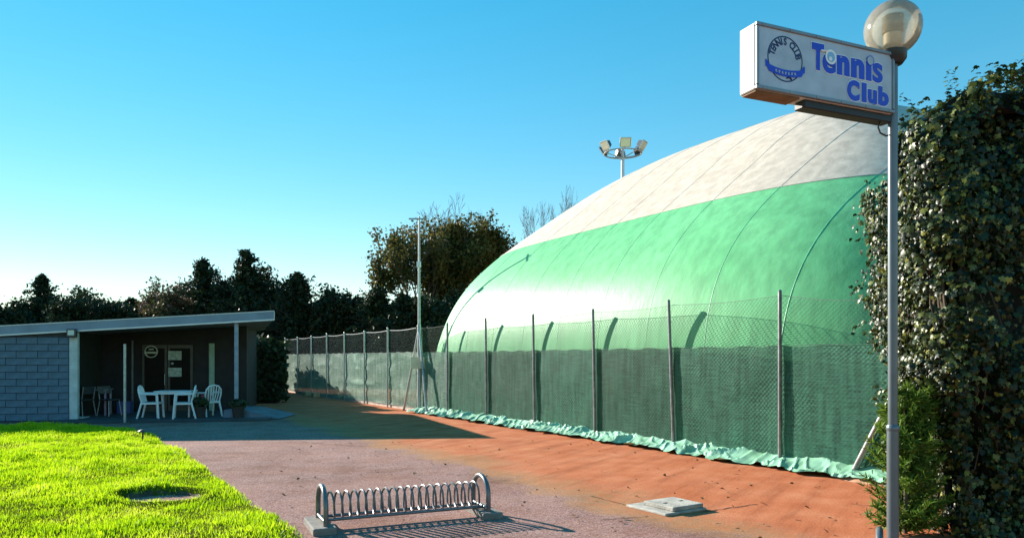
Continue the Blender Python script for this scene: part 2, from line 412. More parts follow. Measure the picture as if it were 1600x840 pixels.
F = np.stack([i, i + nx, i + nx + 1, i + 1], -1).reshape(-1, 4)
obj('lawn', arr_mesh('lawn', V, F, M('lawn_soil', (0.05, 0.075, 0.006), 1.0, 0.3, 3, col2=(0.11, 0.12, 0.015), bump=0.6, bscale=25, spec=0.0), True), None, 'structure')
# soil in the hole
hm = MB(); hn = 28; hp = [(0.0, -.02), (.28, -.015), (.40, 0.005), (.47, .02)]
for r, dz in hp:
    for j in range(hn):
        a = 2 * math.pi * j / hn; rr = r * (1 + .12 * mnoise.noise(Vector((math.cos(a) * 2, math.sin(a) * 2, 5))))
        x, y = HX + rr * math.cos(a), HY + rr * .82 * math.sin(a)
        hm.v.append(Vector((x, y, float(lawn_z(np.array([x]), np.array([y]))[0]) + .006 + .008 * mnoise.noise(Vector((x * 9, y * 9, 0))))))
for k in range(len(hp) - 1):
    for j in range(hn):
        hm.f.append((k * hn + j, k * hn + (j + 1) % hn, (k + 1) * hn + (j + 1) % hn, (k + 1) * hn + j))
hole = hm.build('soil_patch', soil, None, smooth=True, kind='structure')

rng = np.random.default_rng(5)
N = 470000
gy = 3.6 + (16.95 - 3.6) * rng.random(N) ** 0.8
gx = edge_x(gy) + 0.05 - rng.random(N) ** 1.15 * 11.5
keep = (gx > -0.72 * gy - 1.2) & (np.abs(gx) < 16)
hr = np.sqrt(((gx - HX) / 0.44) ** 2 + ((gy - HY) / 0.37) ** 2); hr = hr * (1 + .35 * n2(gx, gy, 4.5, 6.1)); keep &= (hr > .85 + .35 * rng.random(N)) | (rng.random(N) < .04)
cl_ = n2(gx, gy, 1.3, 7.7) + .6 * n2(gx, gy, 3.4, 2.2)
keep &= rng.random(N) < np.clip(.80 + .5 * cl_, .22, 1)
# thin worn turf toward the yard edge
keep &= rng.random(N) < np.clip(.5 + (edge_x(gy) - gx) / 1.2, 0, 1)
gx, gy, cl_ = gx[keep], gy[keep], cl_[keep]; n = len(gx)
gz = lawn_z(gx, gy) - .005
ang = rng.random(n) * 2 * np.pi; tilt = rng.normal(0, .38, n)
upv = unit(np.stack([np.sin(tilt) * np.cos(ang * 1.7), np.sin(tilt) * np.sin(ang * 1.7), np.cos(tilt)], -1))
side = np.stack([np.cos(ang), np.sin(ang), np.zeros(n)], -1); nrm = np.cross(side, upv)
size = (.028 + .042 * rng.random(n) ** 1.5) * np.clip(1 + .9 * cl_, .55, 1.7) * np.clip(gy / 9, .7, 1.25)
tv = [(-.10, 0, 0), (.10, 0, 0), (.07, .55, .06), (-.07, .55, .06), (0, 1.0, .22)]
grass_m = leafmat('grass_blades', [(0.09, 0.20, 0.005), (0.31, 0.50, 0.006), (0.50, 0.65, 0.010), (0.58, 0.54, 0.12)], trans=0.5, rough=.6, gloss=.02, patch=.55, pscale=1.1)
tf = [(0, 1, 2), (0, 2, 3), (3, 2, 4)]
gme = leaf_mesh('grass', np.stack([gx, gy, gz], -1), nrm, upv, size, tv, tf, grass_m)
tag(obj('grass', gme), 'bright green mown grass of the sloping lawn before the clubhouse', 'grass', kind='stuff')

# ------------------------------------------------------------------ air dome over the court
DA, DB, DH, DP, DQ, DQ2, DUC, DD0, DZB = 10.11, 9.45, 8.57, 4.46, 1.78, 1.80, 5.36, 0.075, 4.87
P0 = Vector((-2.05, 21.6, 0))
def sg(x, e): return math.copysign(abs(x) ** e, x)
def dome_pt(th, z, out=0.0):
    k = max(0.0, 1 - (z / DH) ** DQ) ** (1 / DQ2)
    p_ = DP + ((2.4 if math.cos(th) > 0 else .5) * max(0, 1 - z / 5) if math.sin(th) < 0 else 0)      # the fence side stands straighter near the ground
    cu, sv = sg(math.cos(th), 2 / p_), sg(math.sin(th), 2 / p_)
    u = DA * k * cu; v = DB * k * sv
    if sv < 0:
        t = min(1, max(0, (z - 1.2) / 4.9)); f = t * t * (3 - 2 * t)
        v -= DB * (1 - k) * (1 - f) * min(1, abs(sv) ** 3) * (1 - abs(cu) ** 6) * .97
    if cu < 0: u -= 0.62 * math.exp(-((z - 4.6) / 1.6) ** 2) * min(1, (-cu) ** 2 * 1.2)
    if out:
        l = math.hypot(u, v) or 1; u += out * u / l; v += out * v / l
    return P0 + EU * (u + DUC) + EV * (v + DB + DD0) + Vector((0, 0, z))
dome = thing('air_dome', 'large green and white inflated dome covering the tennis court behind the fence', 'air dome', tuple(P0 + EU * DUC + EV * (DB + DD0)))
TH = [2 * math.pi * j / 360 for j in range(360)]
# spread the samples evenly along the outline
pts = [dome_pt(2 * math.pi * j / 4000, 0.0) for j in range(4001)]
cum = [0.0]
for a, b in zip(pts[:-1], pts[1:]): cum.append(cum[-1] + (b - a).length)
NS = 300
THS = list(np.interp(np.linspace(0, cum[-1], NS + 1)[:-1], cum, [2 * math.pi * j / 4000 for j in range(4001)]))
def dome_band(zs, name, mat):
    mb = MB()
    for z in zs:
        for t in THS: mb.v.append(dome_pt(t, z))
    for k in range(len(zs) - 1):
        for j in range(NS):
            j2 = (j + 1) % NS
            mb.f.append((k * NS + j, k * NS + j2, (k + 1) * NS + j2, (k + 1) * NS + j))
    return mb.build(name, mat, dome, local=False, smooth=False)
green_m = membrane('green_membrane', (0.13, 0.47, 0.20), (0.19, 0.55, 0.26), 0.46)
white_m = membrane('white_membrane', (0.58, 0.495, 0.405), (0.64, 0.55, 0.455), 0.65)
zs1 = [DZB * (i / 46) for i in range(47)]
band = dome_band(zs1, 'green_membrane', green_m); band.data.polygons.foreach_set('use_smooth', [True] * len(band.data.polygons))
zs2 = [DZB + (DH - DZB) * math.sin(i / 40 * math.pi / 2) for i in range(41)]
top = dome_band(zs2, 'white_membrane', white_m); top.data.polygons.foreach_set('use_smooth', [True] * len(top.data.polygons))
# welded seams: hoops of constant place along the fence side, carried over the top
seam_g = M('seam_green', (0.14, 0.52, 0.28), 0.5, 0.1, 4); seam_w = M('seam_white', (0.52, 0.46, 0.40), 0.6, 0.1, 4)
for us in (-8.6, -7.1, -5.6, -4.1, -2.6, -1.1, 0.4, 1.9, 3.4, 4.9, 6.4, 7.9):
    gp, wp = [], []
    for i in range(1, 150):
        z = DH * .999 * math.sin(i / 150 * math.pi / 2)
        k = (1 - (z / DH) ** DQ) ** (1 / DQ2)
        if abs(us) >= DA * k * .985: break
        cth = math.copysign((abs(us) / (DA * k)) ** ((DP + (2.4 if us > 0 else .5) * max(0, 1 - z / 5)) / 2), us)
        p = dome_pt(-math.acos(cth), z, -.002)
        (gp if z < DZB else wp).append(p)
    if len(gp) > 3: MB().tube(gp + wp[:1], 0.006, 5).build('seam', seam_g, dome, local=False, smooth=True)
    if len(wp) > 3: MB().tube(wp, 0.006, 5).build('seam', seam_w, dome, local=False, smooth=True)
MB().tube([dome_pt(t, DZB) for t in THS], 0.014, 5, closed=True).build('seam', seam_w, dome, local=False, smooth=True)
# loose skirt lying out under the fence
sk = MB(); rs = random.Random(8); nu, nv = 620, 12
for a in range(nu + 1):
    Y = 23.0 - (23.0 - 8.4) * a / nu
    s = a * 0.0274
    reach = 0.38 + 0.20 * mnoise.noise(Vector((s * 1.3, 0, 3))) + .16 * mnoise.noise(Vector((s * 3.7, 7, 3))) + .06 * mnoise.noise(Vector((s * 11, 2, 3)))
    for b in range(nv + 1):
        t = b / nv
        v = 0.16 - t * (reach + .16)
        fold = 1 - abs(mnoise.noise(Vector((s * 1.7 + t * 1.2, t * 1.0, 1)))) * 2.2
        fold2 = 1 - abs(mnoise.noise(Vector((s * 4.0 - t * 1.6, t * 1.6, 8)))) * 2.2
        z = 0.014 + 0.19 * (1 - t) ** 1.2 + .085 * max(0, fold) ** 2 * (1.1 - abs(t - .55)) + .028 * max(0, fold2) ** 2
        sk.v.append(fpt(Y, v, z))
for a in range(nu):
    for b in range(nv):
        k = a * (nv + 1) + b; sk.f.append((k, k + 1, k + nv + 2, k + nv + 1))
tag(sk.build('skirt', M('skirt_tarpaulin', (0.19, 0.40, 0.25), 0.5, 0.16, 2.2, col2=(0.33, 0.63, 0.45)), dome, local=False, smooth=False), 'crumpled pale green tarpaulin edge spilling out under the fence')
# sand banked against the skirt
sandm = M('clay_heap', (0.56, 0.30, 0.19), 0.95, 0.2, 5, bump=0.5, bscale=40)
for cx, cy, rx, ry, hz in ((1385, 745, .42, .22, .10), (1352, 752, .5, .2, .06)):
    X0, Y0 = G(cx, cy); mb = MB(); na, nr = 22, 6
    for k in range(nr + 1):
        for j in range(na):
            a = 2 * math.pi * j / na; r = k / nr
            rr = r * (1 + .2 * mnoise.noise(Vector((math.cos(a) * 1.5 + cx, math.sin(a) * 1.5, 0))))
            o = EU * (rx * rr * math.cos(a)) + EV * (ry * rr * math.sin(a))
            mb.v.append(Vector((X0 + o.x, Y0 + o.y, hz * (math.cos(min(1, r) * math.pi) * .5 + .5) * (1 + .3 * mnoise.noise(Vector((a, r * 3, cx)))) - .004 + (0.006 if r < .95 else -.02))))
    for k in range(nr):
        for j in range(na): mb.f.append((k * na + j, (k + 1) * na + j, (k + 1) * na + (j + 1) % na, k * na + (j + 1) % na))
    mb.build('clay_heap', sandm, yard, local=True, smooth=True)

# ------------------------------------------------------------------ court fence
fence = thing('court_fence', 'tall wire fence with dark green windscreen along the court', 'fence', tuple(fpt(11.35)))
PY = [11.34 + 1.99 * k for k in range(-1, 14)]
LEAN = {0: .13, 1: .07, 2: .06, 3: .04}
HT = 2.68
def post_top(k):
    return HT + (0.02 * math.sin(k * 2.1))
for i, Y in enumerate(PY):
    k = i - 1; ln = LEAN.get(k - 1, 0.0) if k >= 1 else 0.0
    if k == 6: continue            # the mast stands here
    b = fpt(Y, 0, 0); t = fpt(Y, 0, post_top(k)) - EU * ln
    r = 0.029 if k < 7 else 0.026
    pm = M('post_steel', (.22, .22, .23), .42, .3, 9, metal=.6) if k < 7 else galv
    mb = MB().tube([b, b.lerp(t, .5), t], r, 12); MB_cap = mb.tube([t, t + Vector((0, 0, .025))], [r * 1.12, r * .6], 12)
    mb.build('post', pm, fence, local=False, smooth=True)
# corner brace
bb = fpt(10.3, -.02, 0.0); bt = fpt(9.42, -.02, 1.95)
MB().tube([bb, bt], 0.045, 12).build('brace', M('post_steel', (.22, .22, .23), .42, .3, 9, metal=.6), fence, local=False, smooth=True)
MB().box(bb + Vector((0, 0, .02)), (.28, .28, .12), Matrix.Rotation(R(-30), 3, 'Z')).build('footing', concrete, fence, local=False)
wire_m = M('fence_wire', (0.10, 0.13, 0.12), 0.5, 0.2, 8, metal=0.4)
net_m = screen_material('shade_net', (0.006, 0.068, 0.040), (0.065, 0.245, 0.16)); net_old = screen_material('bleached_shade_net', (0.05, 0.19, 0.125), (0.38, 0.52, 0.44))
rs = random.Random(3)
def sag(k, s, s2):          # height of the wire-netting's top edge in bay k at 0..1
    return (0.10 if k == -1 else .035) * math.sin(math.pi * s2) + (0.10 * (1 - s) if k == -1 else 0)
for i in range(len(PY) - 1):
    k = i - 1; Y0, Y1 = PY[i], PY[i + 1]
    A = fpt(Y0, .036); B = fpt(Y1, .036); Lb = (B - A).length; d = (B - A).normalized()
    ztop = HT - .06
    # top and middle wires
    for z0, rr in ((ztop, .004), (1.85, .003), (.12, .003)):
        tp = [A + d * (Lb * j / 12) + Vector((0, 0, z0 - (sag(k, j / 12, j / 12) if z0 > 2 else 0))) for j in range(13)]
        MB().tube(tp, rr if k < 6 else .011 if z0 > 2 else rr, 5).build('line_wire', wire_m if k < 6 else galv, fence, local=False)
    # diamond netting
    sp = 0.075 if k < 6 else 0.10; wr = .0019 if k < 2 else .0021
    mb = MB()
    for sgn in (1, -1):
        s0 = -ztop if sgn > 0 else 0.0
        s = s0
        while s < (Lb if sgn > 0 else Lb + ztop):
            # line: along = s + sgn*z
            z_lo, z_hi = .06, ztop
            if sgn > 0: z_lo = max(z_lo, -s); z_hi = min(z_hi, Lb - s)
            else: z_lo = max(z_lo, s - Lb); z_hi = min(z_hi, s)
            if z_hi - z_lo > .03:
                pa = []
                for z in ((z_lo, z_hi) if k > 1 else np.linspace(z_lo, z_hi, 7)):
                    al = s + sgn * z; f = al / Lb
                    zz = z - sag(k, f, f) * max(0, (z - 1.6) / (ztop - 1.6))
                    pa.append(A + d * al + EV * (sgn * .002) + Vector((0, 0, zz)))
                mb.tube(pa, wr, 3, cap=False)
            s += sp
    mb.build('wire_netting', wire_m, fence, local=False, kind='stuff')
    # windscreen: one cloth per bay, laced at the posts, slack between
    mb = MB(); na, nz_ = 26, 16
    for a in range(na + 1):
        s = a / na; top_z = 1.86 - .03 * abs(math.sin(s * math.pi * 3)) + .015 * mnoise.noise(Vector((Y0 * 3 + s * 6, 0, 0))) + (0.02 if k > 5 else 0)
        for b in range(nz_ + 1):
            t = b / nz_; z = .10 + (top_z - .10) * t
            v = .045 + .012 * mnoise.noise(Vector((s * 3 + k * 5, t * 2.3, 0))) + .008 * mnoise.noise(Vector((s * 9 + k * 5, t * 7, 2)))
            if k > 5: v += .03 * mnoise.noise(Vector((s * 1.5 + k, t * 9, 6)))
            p = fpt(Y0 + (Y1 - Y0) * s, v, z); mb.v.append(p)
    for a in range(na):
        for b in range(nz_):
            q = a * (nz_ + 1) + b; mb.f.append((q, q + nz_ + 1, q + nz_ + 2, q + 1))
    mb.build('windscreen', net_m if k < 5 else net_old, fence, local=False, smooth=True)
# gate frame at the far end
Yg = PY[-1]
gA = fpt(Yg, 0); gB = fpt(Yg + 1.3, 0)
# low kerb of the court, behind the windscreen foot
mb = MB()
for Ya, Yb in ((23.2, 37.2),):
    a, b = fpt(Ya, .12), fpt(Yb, .12)
    dv = (b - a).normalized(); mb.box((a + b) / 2 + Vector((0, 0, .05)), ((b - a).length, .12, .10), Matrix.Rotation(math.atan2(dv.y, dv.x), 3, 'Z'))
mb.build('court_kerb', concrete, fence, local=False)
for Yb_ in (33.0, 31.9):
    mb = MB().box(fpt(Yb_, -.25, .1), (.42, .28, .2), Matrix.Rotation(math.atan2(EU.y, EU.x), 3, 'Z'), bev=.015)
    o = mb.build('concrete_block', M('block_ochre', (0.55, 0.40, 0.24), .9, .2, 6, bump=.3), None, local=True)
    tag(o, 'ochre concrete block lying at the far foot of the fence, ' + ('the farther one' if Yb_ > 32 else 'the nearer one'), 'block', 'ochre blocks by the fence foot')

# ------------------------------------------------------------------ light mast standing in the fence line
Ym = 22.9; mp = fpt(Ym, -.05)
mast = thing('light_mast', 'slim grey light mast with crossbar propped by stays at the fence', 'light mast', tuple(mp))
mh = 1.65 + (560 - 338) / FPX * Ym
MB().tube([(0, 0, 0), (0, 0, 2.7)], .055, 12).tube([(0, 0, 2.7), (0, 0, mh)], [.042, .028], 12).build('pole', galv, mast, smooth=True)
MB().tube([(-.32, 0, mh - .08), (.24, 0, mh - .08)], .025, 8).build('crossbar', galv, mast, smooth=True)
MB().box((0.0, -.08, 4.55), (.12, .08, .18), bev=.012).build('junction_box', white_plastic, mast)
MB().box((0.0, -.09, 1.52), (.5, .06, .36), bev=.01).build('notice_plate', M('cream_plate', (.72, .64, .42), .5, .1, 5), mast)
for s_, wd in ((-1, .95), (1, .82)):
    e = EU * (s_ * wd); MB().tube([(0, 0, 2.62), (e.x - .1, e.y - .05, 0)], .035, 10).build('stay', galv, mast, smooth=True)
MB().tube([(0.05, .1, 2.5), (.12, .12, .02)], .03, 8).build('stay', M('rusty_steel', (.16, .09, .06), .8, .3, 9), mast, smooth=True)

# ------------------------------------------------------------------ floodlight mast beyond the dome
YF = 40.0; fx = (973 - 800) / FPX * YF; fz = 1.65 + (560 - 240) / FPX * YF
fm = thing('floodlight_mast', 'tall mast with a ring of floodlights rising behind the dome', 'floodlight mast', (fx, YF, 0))
MB().tube([(0, 0, 0), (0, 0, fz + .3)], [.16, .085], 14).build('pole', M('pale_mast_paint', (.55, .56, .66), .5, .1, 5), fm, smooth=True)
MB().tube([(1.0 * math.cos(a), 1.0 * math.sin(a), fz) for a in [2 * math.pi * j / 28 for j in range(28)]], .035, 8, closed=True).build('ring', galv, fm, smooth=True)
mb = MB()
for j in range(6):
    a = 2 * math.pi * j / 6 + .2; mb.tube([(0, 0, fz - .25), (math.cos(a), math.sin(a), fz)], .025, 6)
mb.build('ring_spokes', galv, fm)
lens_m = M('floodlight_glass', (.72, .66, .55), .12, .1, 4, spec=.8)
for j in range(6):
    a = 2 * math.pi * j / 6 + .5
    m_ = Matrix.Rotation(a - math.pi / 2, 3, 'Z') @ Matrix.Rotation(R(-32), 3, 'X')
    c = Vector((1.08 * math.cos(a), 1.08 * math.sin(a), fz + .33))
    # tapered housing, opening outward (+y local)
    mb = MB(); q = [(-.15, -.2, -.13), (.15, -.2, -.13), (.15, -.2, .13), (-.15, -.2, .13), (-.27, .12, -.23), (.27, .12, -.23), (.27, .12, .23), (-.27, .12, .23)]
    mb.add([c + m_ @ Vector(p) for p in q], [(0, 1, 2, 3), (0, 4, 5, 1), (1, 5, 6, 2), (2, 6, 7, 3), (3, 7, 4, 0)])
    h = mb.build('floodlight', M('lamp_housing', (.10, .11, .13), .4, .2, 5, metal=.5), fm)
    mb = MB().box(c + m_ @ Vector((0, .125, 0)), (.50, .02, .42), m_); mb.build('lens', lens_m, h)
    mb = MB(); mb.box(c + m_ @ Vector((0, .11, .245)), (.58, .05, .03), m_); mb.box(c + m_ @ Vector((0, .11, -.245)), (.58, .05, .03), m_); mb.box(c + m_ @ Vector((.285, .11, 0)), (.03, .05, .46), m_); mb.box(c + m_ @ Vector((-.285, .11, 0)), (.03, .05, .46), m_)
    mb.build('rim', white_plastic, h)
    MB().tube([c + m_ @ Vector((0, -.1, -.15)), Vector((math.cos(a), math.sin(a), fz))], .03, 6).build('bracket', dark_steel, h)

# ------------------------------------------------------------------ clubhouse
LX = Vector((0.9767, 0.2149, 0)); LY = Vector((-0.2149, 0.9767, 0)); CA = Vector((-11.7, 19.6, 0)); CRZ = math.atan2(LX.y, LX.x)
club = thing('clubhouse', 'low clubhouse with grey block wall and sloping flat roof over a dark porch', 'building', tuple(CA), CRZ)
def cw(l, ly, z=0.0): return CA + LX * l + LY * ly + Vector((0, 0, z))
def roof_z(l): return 2.379 + .0706 * l
block_m = M('concrete_block', (0.11, 0.17, 0.235), .9, .22, 5, bump=.35, bscale=50)
mortar = M('mortar', (0.05, 0.06, 0.08), .95, .2, 8)
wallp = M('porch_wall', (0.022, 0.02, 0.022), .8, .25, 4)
rl, rr_ = -6.6, 5.14
def prism(l0, l1, y0, y1, z0, dz=0.0):
    """box whose top follows the roof slope"""
    return MB().add([(l0, y0, z0), (l1, y0, z0), (l1, y1, z0), (l0, y1, z0), (l0, y0, roof_z(l0) + dz), (l1, y0, roof_z(l1) + dz), (l1, y1, roof_z(l1) + dz), (l0, y1, roof_z(l0) + dz)],
                    [(0, 3, 2, 1), (4, 5, 6, 7), (0, 1, 5, 4), (1, 2, 6, 5), (2, 3, 7, 6), (3, 0, 4, 7)])
wf = prism(-6.3, -.02, .018, .25, 0, -.004).build('front_wall', mortar, club)
bl, bh = .50, .183
full = MB().box((0, 0, 0), (bl - .014, .05, bh - .014), bev=.006).mesh('block', block_m)
half = MB().box((0, 0, 0), (bl / 2 - .014, .05, bh - .014), bev=.006).mesh('block', block_m)
rb = random.Random(4)
for r in range(13):
    z = .02 + bh * (r + .5); x = -.03
    if r % 2:
        o = obj('block', half, wf); o.location = (x - bl / 4, .018 + rb.uniform(-.004, .004), z); x -= bl / 2
    while x - bl > -6.3:
        if z + bh / 2 < roof_z(x - bl) - .004:
            o = obj('block', full, wf); o.location = (x - bl / 2, .018 + rb.uniform(-.004, .004), z)
        x -= bl
# body behind the porch
prism(-6.3, -6.1, .25, 6.4, 0, -.004).build('end_wall', block_m, club)
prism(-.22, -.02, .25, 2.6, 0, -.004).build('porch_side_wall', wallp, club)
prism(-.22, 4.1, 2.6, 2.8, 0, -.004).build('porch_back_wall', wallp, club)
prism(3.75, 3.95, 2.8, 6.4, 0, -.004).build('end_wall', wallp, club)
prism(-6.1, 3.75, 6.2, 6.4, 0, -.004).build('rear_wall', block_m, club)
# roof slab, fascia with pale edge trims
def slope_box(l0, l1, y0, y1, d0, d1):
    def k(l, y): return l - .15 * max(0, y) * (l > 4)          # the right end runs back at a slant
    return MB().add([(k(l, y), y, roof_z(k(l, y)) + d) for d in (d0, d1) for l, y in ((l0, y0), (l1, y0), (l1, y1), (l0, y1))],
                    [(0, 3, 2, 1), (4, 5, 6, 7), (0, 1, 5, 4), (1, 2, 6, 5), (2, 3, 7, 6), (3, 0, 4, 7)])
roof = slope_box(rl, rr_ - .01, -.05, 6.6, 0.002, .215).build('roof', M('roof_felt', (.16, .17, .18), .9, .2, 3), club)
fas_m = M('fascia_metal', (.17, .25, .34), .42, .12, 2.5, metal=.25)
slope_box(rl, rr_, -.085, -.052, 0.012, .222).build('fascia', fas_m, roof)
slope_box(rr_ - .008, rr_ + .025, -.083, 6.6, 0.012, .222).build('fascia', fas_m, roof)
trim_m = M('fascia_trim', (.62, .66, .68), .35, .08, 3, metal=.2)
slope_box(rl, rr_ + .03, -.105, -.05, -.028, 0.011).build('drip_edge', trim_m, roof)
slope_box(rl, rr_ + .03, -.10, -.02, .223, .245).build('drip_edge', trim_m, roof)
slope_box(rr_ + .027, rr_ + .04, -.10, -.03, -.02, .24).build('drip_edge', trim_m, roof)
# standing-seam joints on the fascia
for l in np.arange(-5.5, 5, 1.5):
    slope_box(float(l), float(l) + .012, -.089, -.084, .014, .22).build('fascia_joint', fas_m, roof)
# supports
post_m = M('pale_post_paint', (.52, .57, .58), .55, .15, 6)
MB().box((.09, .02, roof_z(.09) / 2 - .02), (.20, .16, roof_z(.09) - .036), bev=.012).build('corner_post', post_m, club)
MB().box((4.156, .04, roof_z(4.156) / 2 - .015), (.10, .10, roof_z(4.156) - .03), bev=.01).build('column', M('column_paint', (.20, .25, .36), .55, .3, 7, col2=(.34, .37, .42)), club)
# flood lamp over the corner
lp = MB().box((.10, -.19, 2.32), (.22, .14, .22), bev=.012).build('wall_lamp', dark_steel, club)
MB().box((.10, -.263, 2.33), (.15, .012, .13)).build('lens', M('pale_lens', (.55, .66, .62), .2, .1, 4), lp)
def bwl(px, py, ly=2.6):
    k = (px - 800) / FPX
    X0, Y0 = CA.x + LY.x * ly, CA.y + LY.y * ly
    l = (Y0 * k - X0) / (LX.x - LX.y * k)
    return l, CAMH + (560 - py) / FPX * (Y0 + LX.y * l)
# glazed double door with notices
dfm = M('door_frame', (.025, .028, .026), .4, .2, 6); dgl = M('door_glass', (.006, .008, .008), .3, .2, 3, spec=.05)
l0, zt = bwl(222, 538); l1, _ = bwl(262, 538); l2, _ = bwl(302, 538)
for a, b in ((l0, l1), (l1, l2)):
    dr = MB().box(((a + b) / 2, 2.575, zt / 2), (b - a - .01, .045, zt), bev=.008).build('door', dfm, club)
    MB().box(((a + b) / 2, 2.548, zt / 2 + .06), (b - a - .16, .012, zt - .34)).build('pane', dgl, dr)
    hx = b - .05 if a == l0 else a + .05
    if a == l0:
        hz = bwl(252, 592)[1]
        MB().tube([(hx, 2.55, hz + .16), (hx - .01, 2.50, hz + .14), (hx - .01, 2.50, hz - .16), (hx, 2.55, hz - .18)], .013, 8).build('handle', galv, dr, smooth=True)
        lc, zc = bwl(237, 549)
        mb = MB(); n_ = 28
        for rr in (.19, .155): mb.v += [Vector((lc + rr * math.cos(2 * math.pi * j / n_), 2.539, zc + rr * math.sin(2 * math.pi * j / n_))) for j in range(n_)]
        mb.f = [(j, (j + 1) % n_, n_ + (j + 1) % n_, n_ + j) for j in range(n_)]
        # shield band across the round sticker
        mb.box((lc, 2.538, zc - .03), (.33, .003, .06))
        mb.box((lc, 2.538, zc + .07), (.14, .003, .035))
        mb.build('round_sticker', M('sticker_pale', (.46, .50, .40), .5, .3, 12), dr)
    else:
        for py in (555, 581):
            lc, zc = bwl(274, py); MB().box((lc, 2.538, zc), (.38, .004, .27)).build('notice', M('paper_notice', (.40, .48, .42), .7, .3, 18), dr)
        lc, zc = bwl(270, 567.5); MB().box((lc, 2.538, zc), (.07, .004, .06)).build('notice', M('paper_notice', (.40, .48, .42)), dr)
lg, _ = bwl(331, 540); zg = bwl(331, 536)[1]
MB().box((lg, 2.58, zg / 2), (.16, .05, zg), bev=.01).build('door_post', M('green_door_post', (.26, .40, .32), .5, .2, 5), club)
lv, _ = bwl(213, 540)
MB().box((lv - .1, 2.585, 1.1), (.05, .03, 2.2)).build('door_post', M('grey_frame', (.15, .17, .18), .4, .2, 6), club)

# terrace and ramp
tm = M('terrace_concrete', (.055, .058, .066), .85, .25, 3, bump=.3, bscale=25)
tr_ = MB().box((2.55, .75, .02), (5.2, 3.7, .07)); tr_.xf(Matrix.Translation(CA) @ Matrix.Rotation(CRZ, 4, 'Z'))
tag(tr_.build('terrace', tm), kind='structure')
xa, ya = G(348, 655); xb, yb = G(418, 655)
rp = MB().add([(xa, ya, .02), (xb + .3, yb + .1, .02), (xb + .3, yb + 1.7, .02), (xa, ya + 1.7, .02), (xa, ya + .1, .26), (xa + .55, ya + .1, .24), (xa + .55, ya + 1.7, .24), (xa, ya + 1.7, .26)],
             [(0, 3, 2, 1), (4, 5, 6, 7), (0, 1, 5, 4), (1, 2, 6, 5), (2, 3, 7, 6), (3, 0, 4, 7)])
tag(rp.build('ramp', M('ramp_concrete', (.15, .17, .21), .85, .2, 4, bump=.3)), 'low grey concrete ramp at the right end of the porch', 'ramp')

# thin pole before the porch
x, y = G(195, 662); tp = thing('thin_pole', 'thin grey metal pole standing free before the porch', 'pole', (x, y, 0))
MB().tube([(0, 0, 0), (0, 0, 2.02)], .032, 10).build('shaft', galv, tp, smooth=True)
MB().lathe([(0, .05), (.11, .045), (.12, 0.0)], n=16).build('foot', dark_steel, tp, smooth=True)

# --- garden chairs and tables
def mono_chair():
    t = thing('garden_chair', '-', 'chair')
    mb = MB(); n = 9
    for i in range(n):
        for j in range(n):
            x = -.22 + .44 * i / (n - 1); y = -.22 + .42 * j / (n - 1)
            mb.v.append(Vector((x * (1.05 - .1 * j / 8), y, .43 - .018 * (1 - ((i - 4) / 4) ** 2) * (1 - ((j - 4) / 4) ** 2) - .02 * (1 if j == 0 else 0))))
    for i in range(n - 1):
        for j in range(n - 1): mb.f.append((i * n + j, (i + 1) * n + j, (i + 1) * n + j + 1, i * n + j + 1))
    base = len(mb.v); mb.v += [p - Vector((0, 0, .022)) for p in mb.v]; mb.f += [tuple(k + base for k in f[::-1]) for f in list(mb.f)]
    mb.box((0, -.21, .40), (.45, .02, .055)); mb.box((0, .195, .40), (.40, .02, .05)); mb.box((-.215, 0, .40), (.02, .40, .05)); mb.box((.215, 0, .40), (.02, .40, .05))
    mb.build('seat', white_plastic, t, smooth=True)
    for sx in (-1, 1):
        MB().tube([(sx * .215, -.2, .64), (sx * .225, -.215, .43), (sx * .25, -.25, 0)], [.024, .027, .024], 8).build('leg', white_plastic, t, smooth=True)
        MB().tube([(sx * .195, .19, .43), (sx * .215, .25, .2), (sx * .23, .30, 0)], [.03, .026, .024], 8).build('leg', white_plastic, t, smooth=True)
        MB().tube([(sx * .215, -.2, .635), (sx * .245, -.1, .652), (sx * .25, .08, .652), (sx * .22, .25, .66)], [.026, .03, .03, .024], 8).build('armrest', white_plastic, t, smooth=True)
    arch = [(-.20, .19, .43), (-.225, .235, .6), (-.21, .27, .75), (-.13, .285, .84), (0, .29, .87), (.13, .285, .84), (.21, .27, .75), (.225, .235, .6), (.20, .19, .43)]
    MB().tube(arch, .022, 8).build('back_frame', white_plastic, t, smooth=True)
    for i in range(5):
        x = -.14 + .07 * i; zt_ = .86 - .9 * x * x
        mb = MB(); mb.tube([(x * .85, .19, .43), (x * 1.05, .245, .62), (x * 1.08, .285, zt_)], .0165, 6); mb.build('back_slat', white_plastic, t, smooth=True)
    return t
ch0 = mono_chair()
chairs = [(-9.72, 19.95, R(100), 'white plastic garden chair with slatted back at the left of the porch table'),
          (-8.80, 19.85, R(-70), 'white plastic garden chair with slatted back, nearest right of the porch table'),
          (-8.42, 20.55, R(-130), 'white plastic garden chair right of the porch table beneath the green door post')]
for i, (x, y, a, lb) in enumerate(chairs):
    o = ch0 if i == 0 else copy_tree(ch0)
    place(o, (x, y, .055), a, label=lb, cat='chair', group='white garden chairs on the porch')
tb = thing('garden_table', 'white plastic table between the white chairs on the porch', 'table', (-9.24, 20.35, .055), R(10))
MB().box((0, 0, .705), (.98, .72, .03), bev=.012).build('tabletop', white_plastic, tb)
MB().box((0, -.33, .665), (.9, .02, .06)).box((0, .33, .665), (.9, .02, .06)).box((-.46, 0, .665), (.02, .64, .06)).box((.46, 0, .665), (.02, .64, .06)).build('apron', white_plastic, tb)
for sx in (-1, 1):
    for sy in (-1, 1):
        MB().tube([(sx * .42, sy * .29, .69), (sx * .40, sy * .27, 0)], [.035, .025], 10).build('leg', white_plastic, tb, smooth=True)
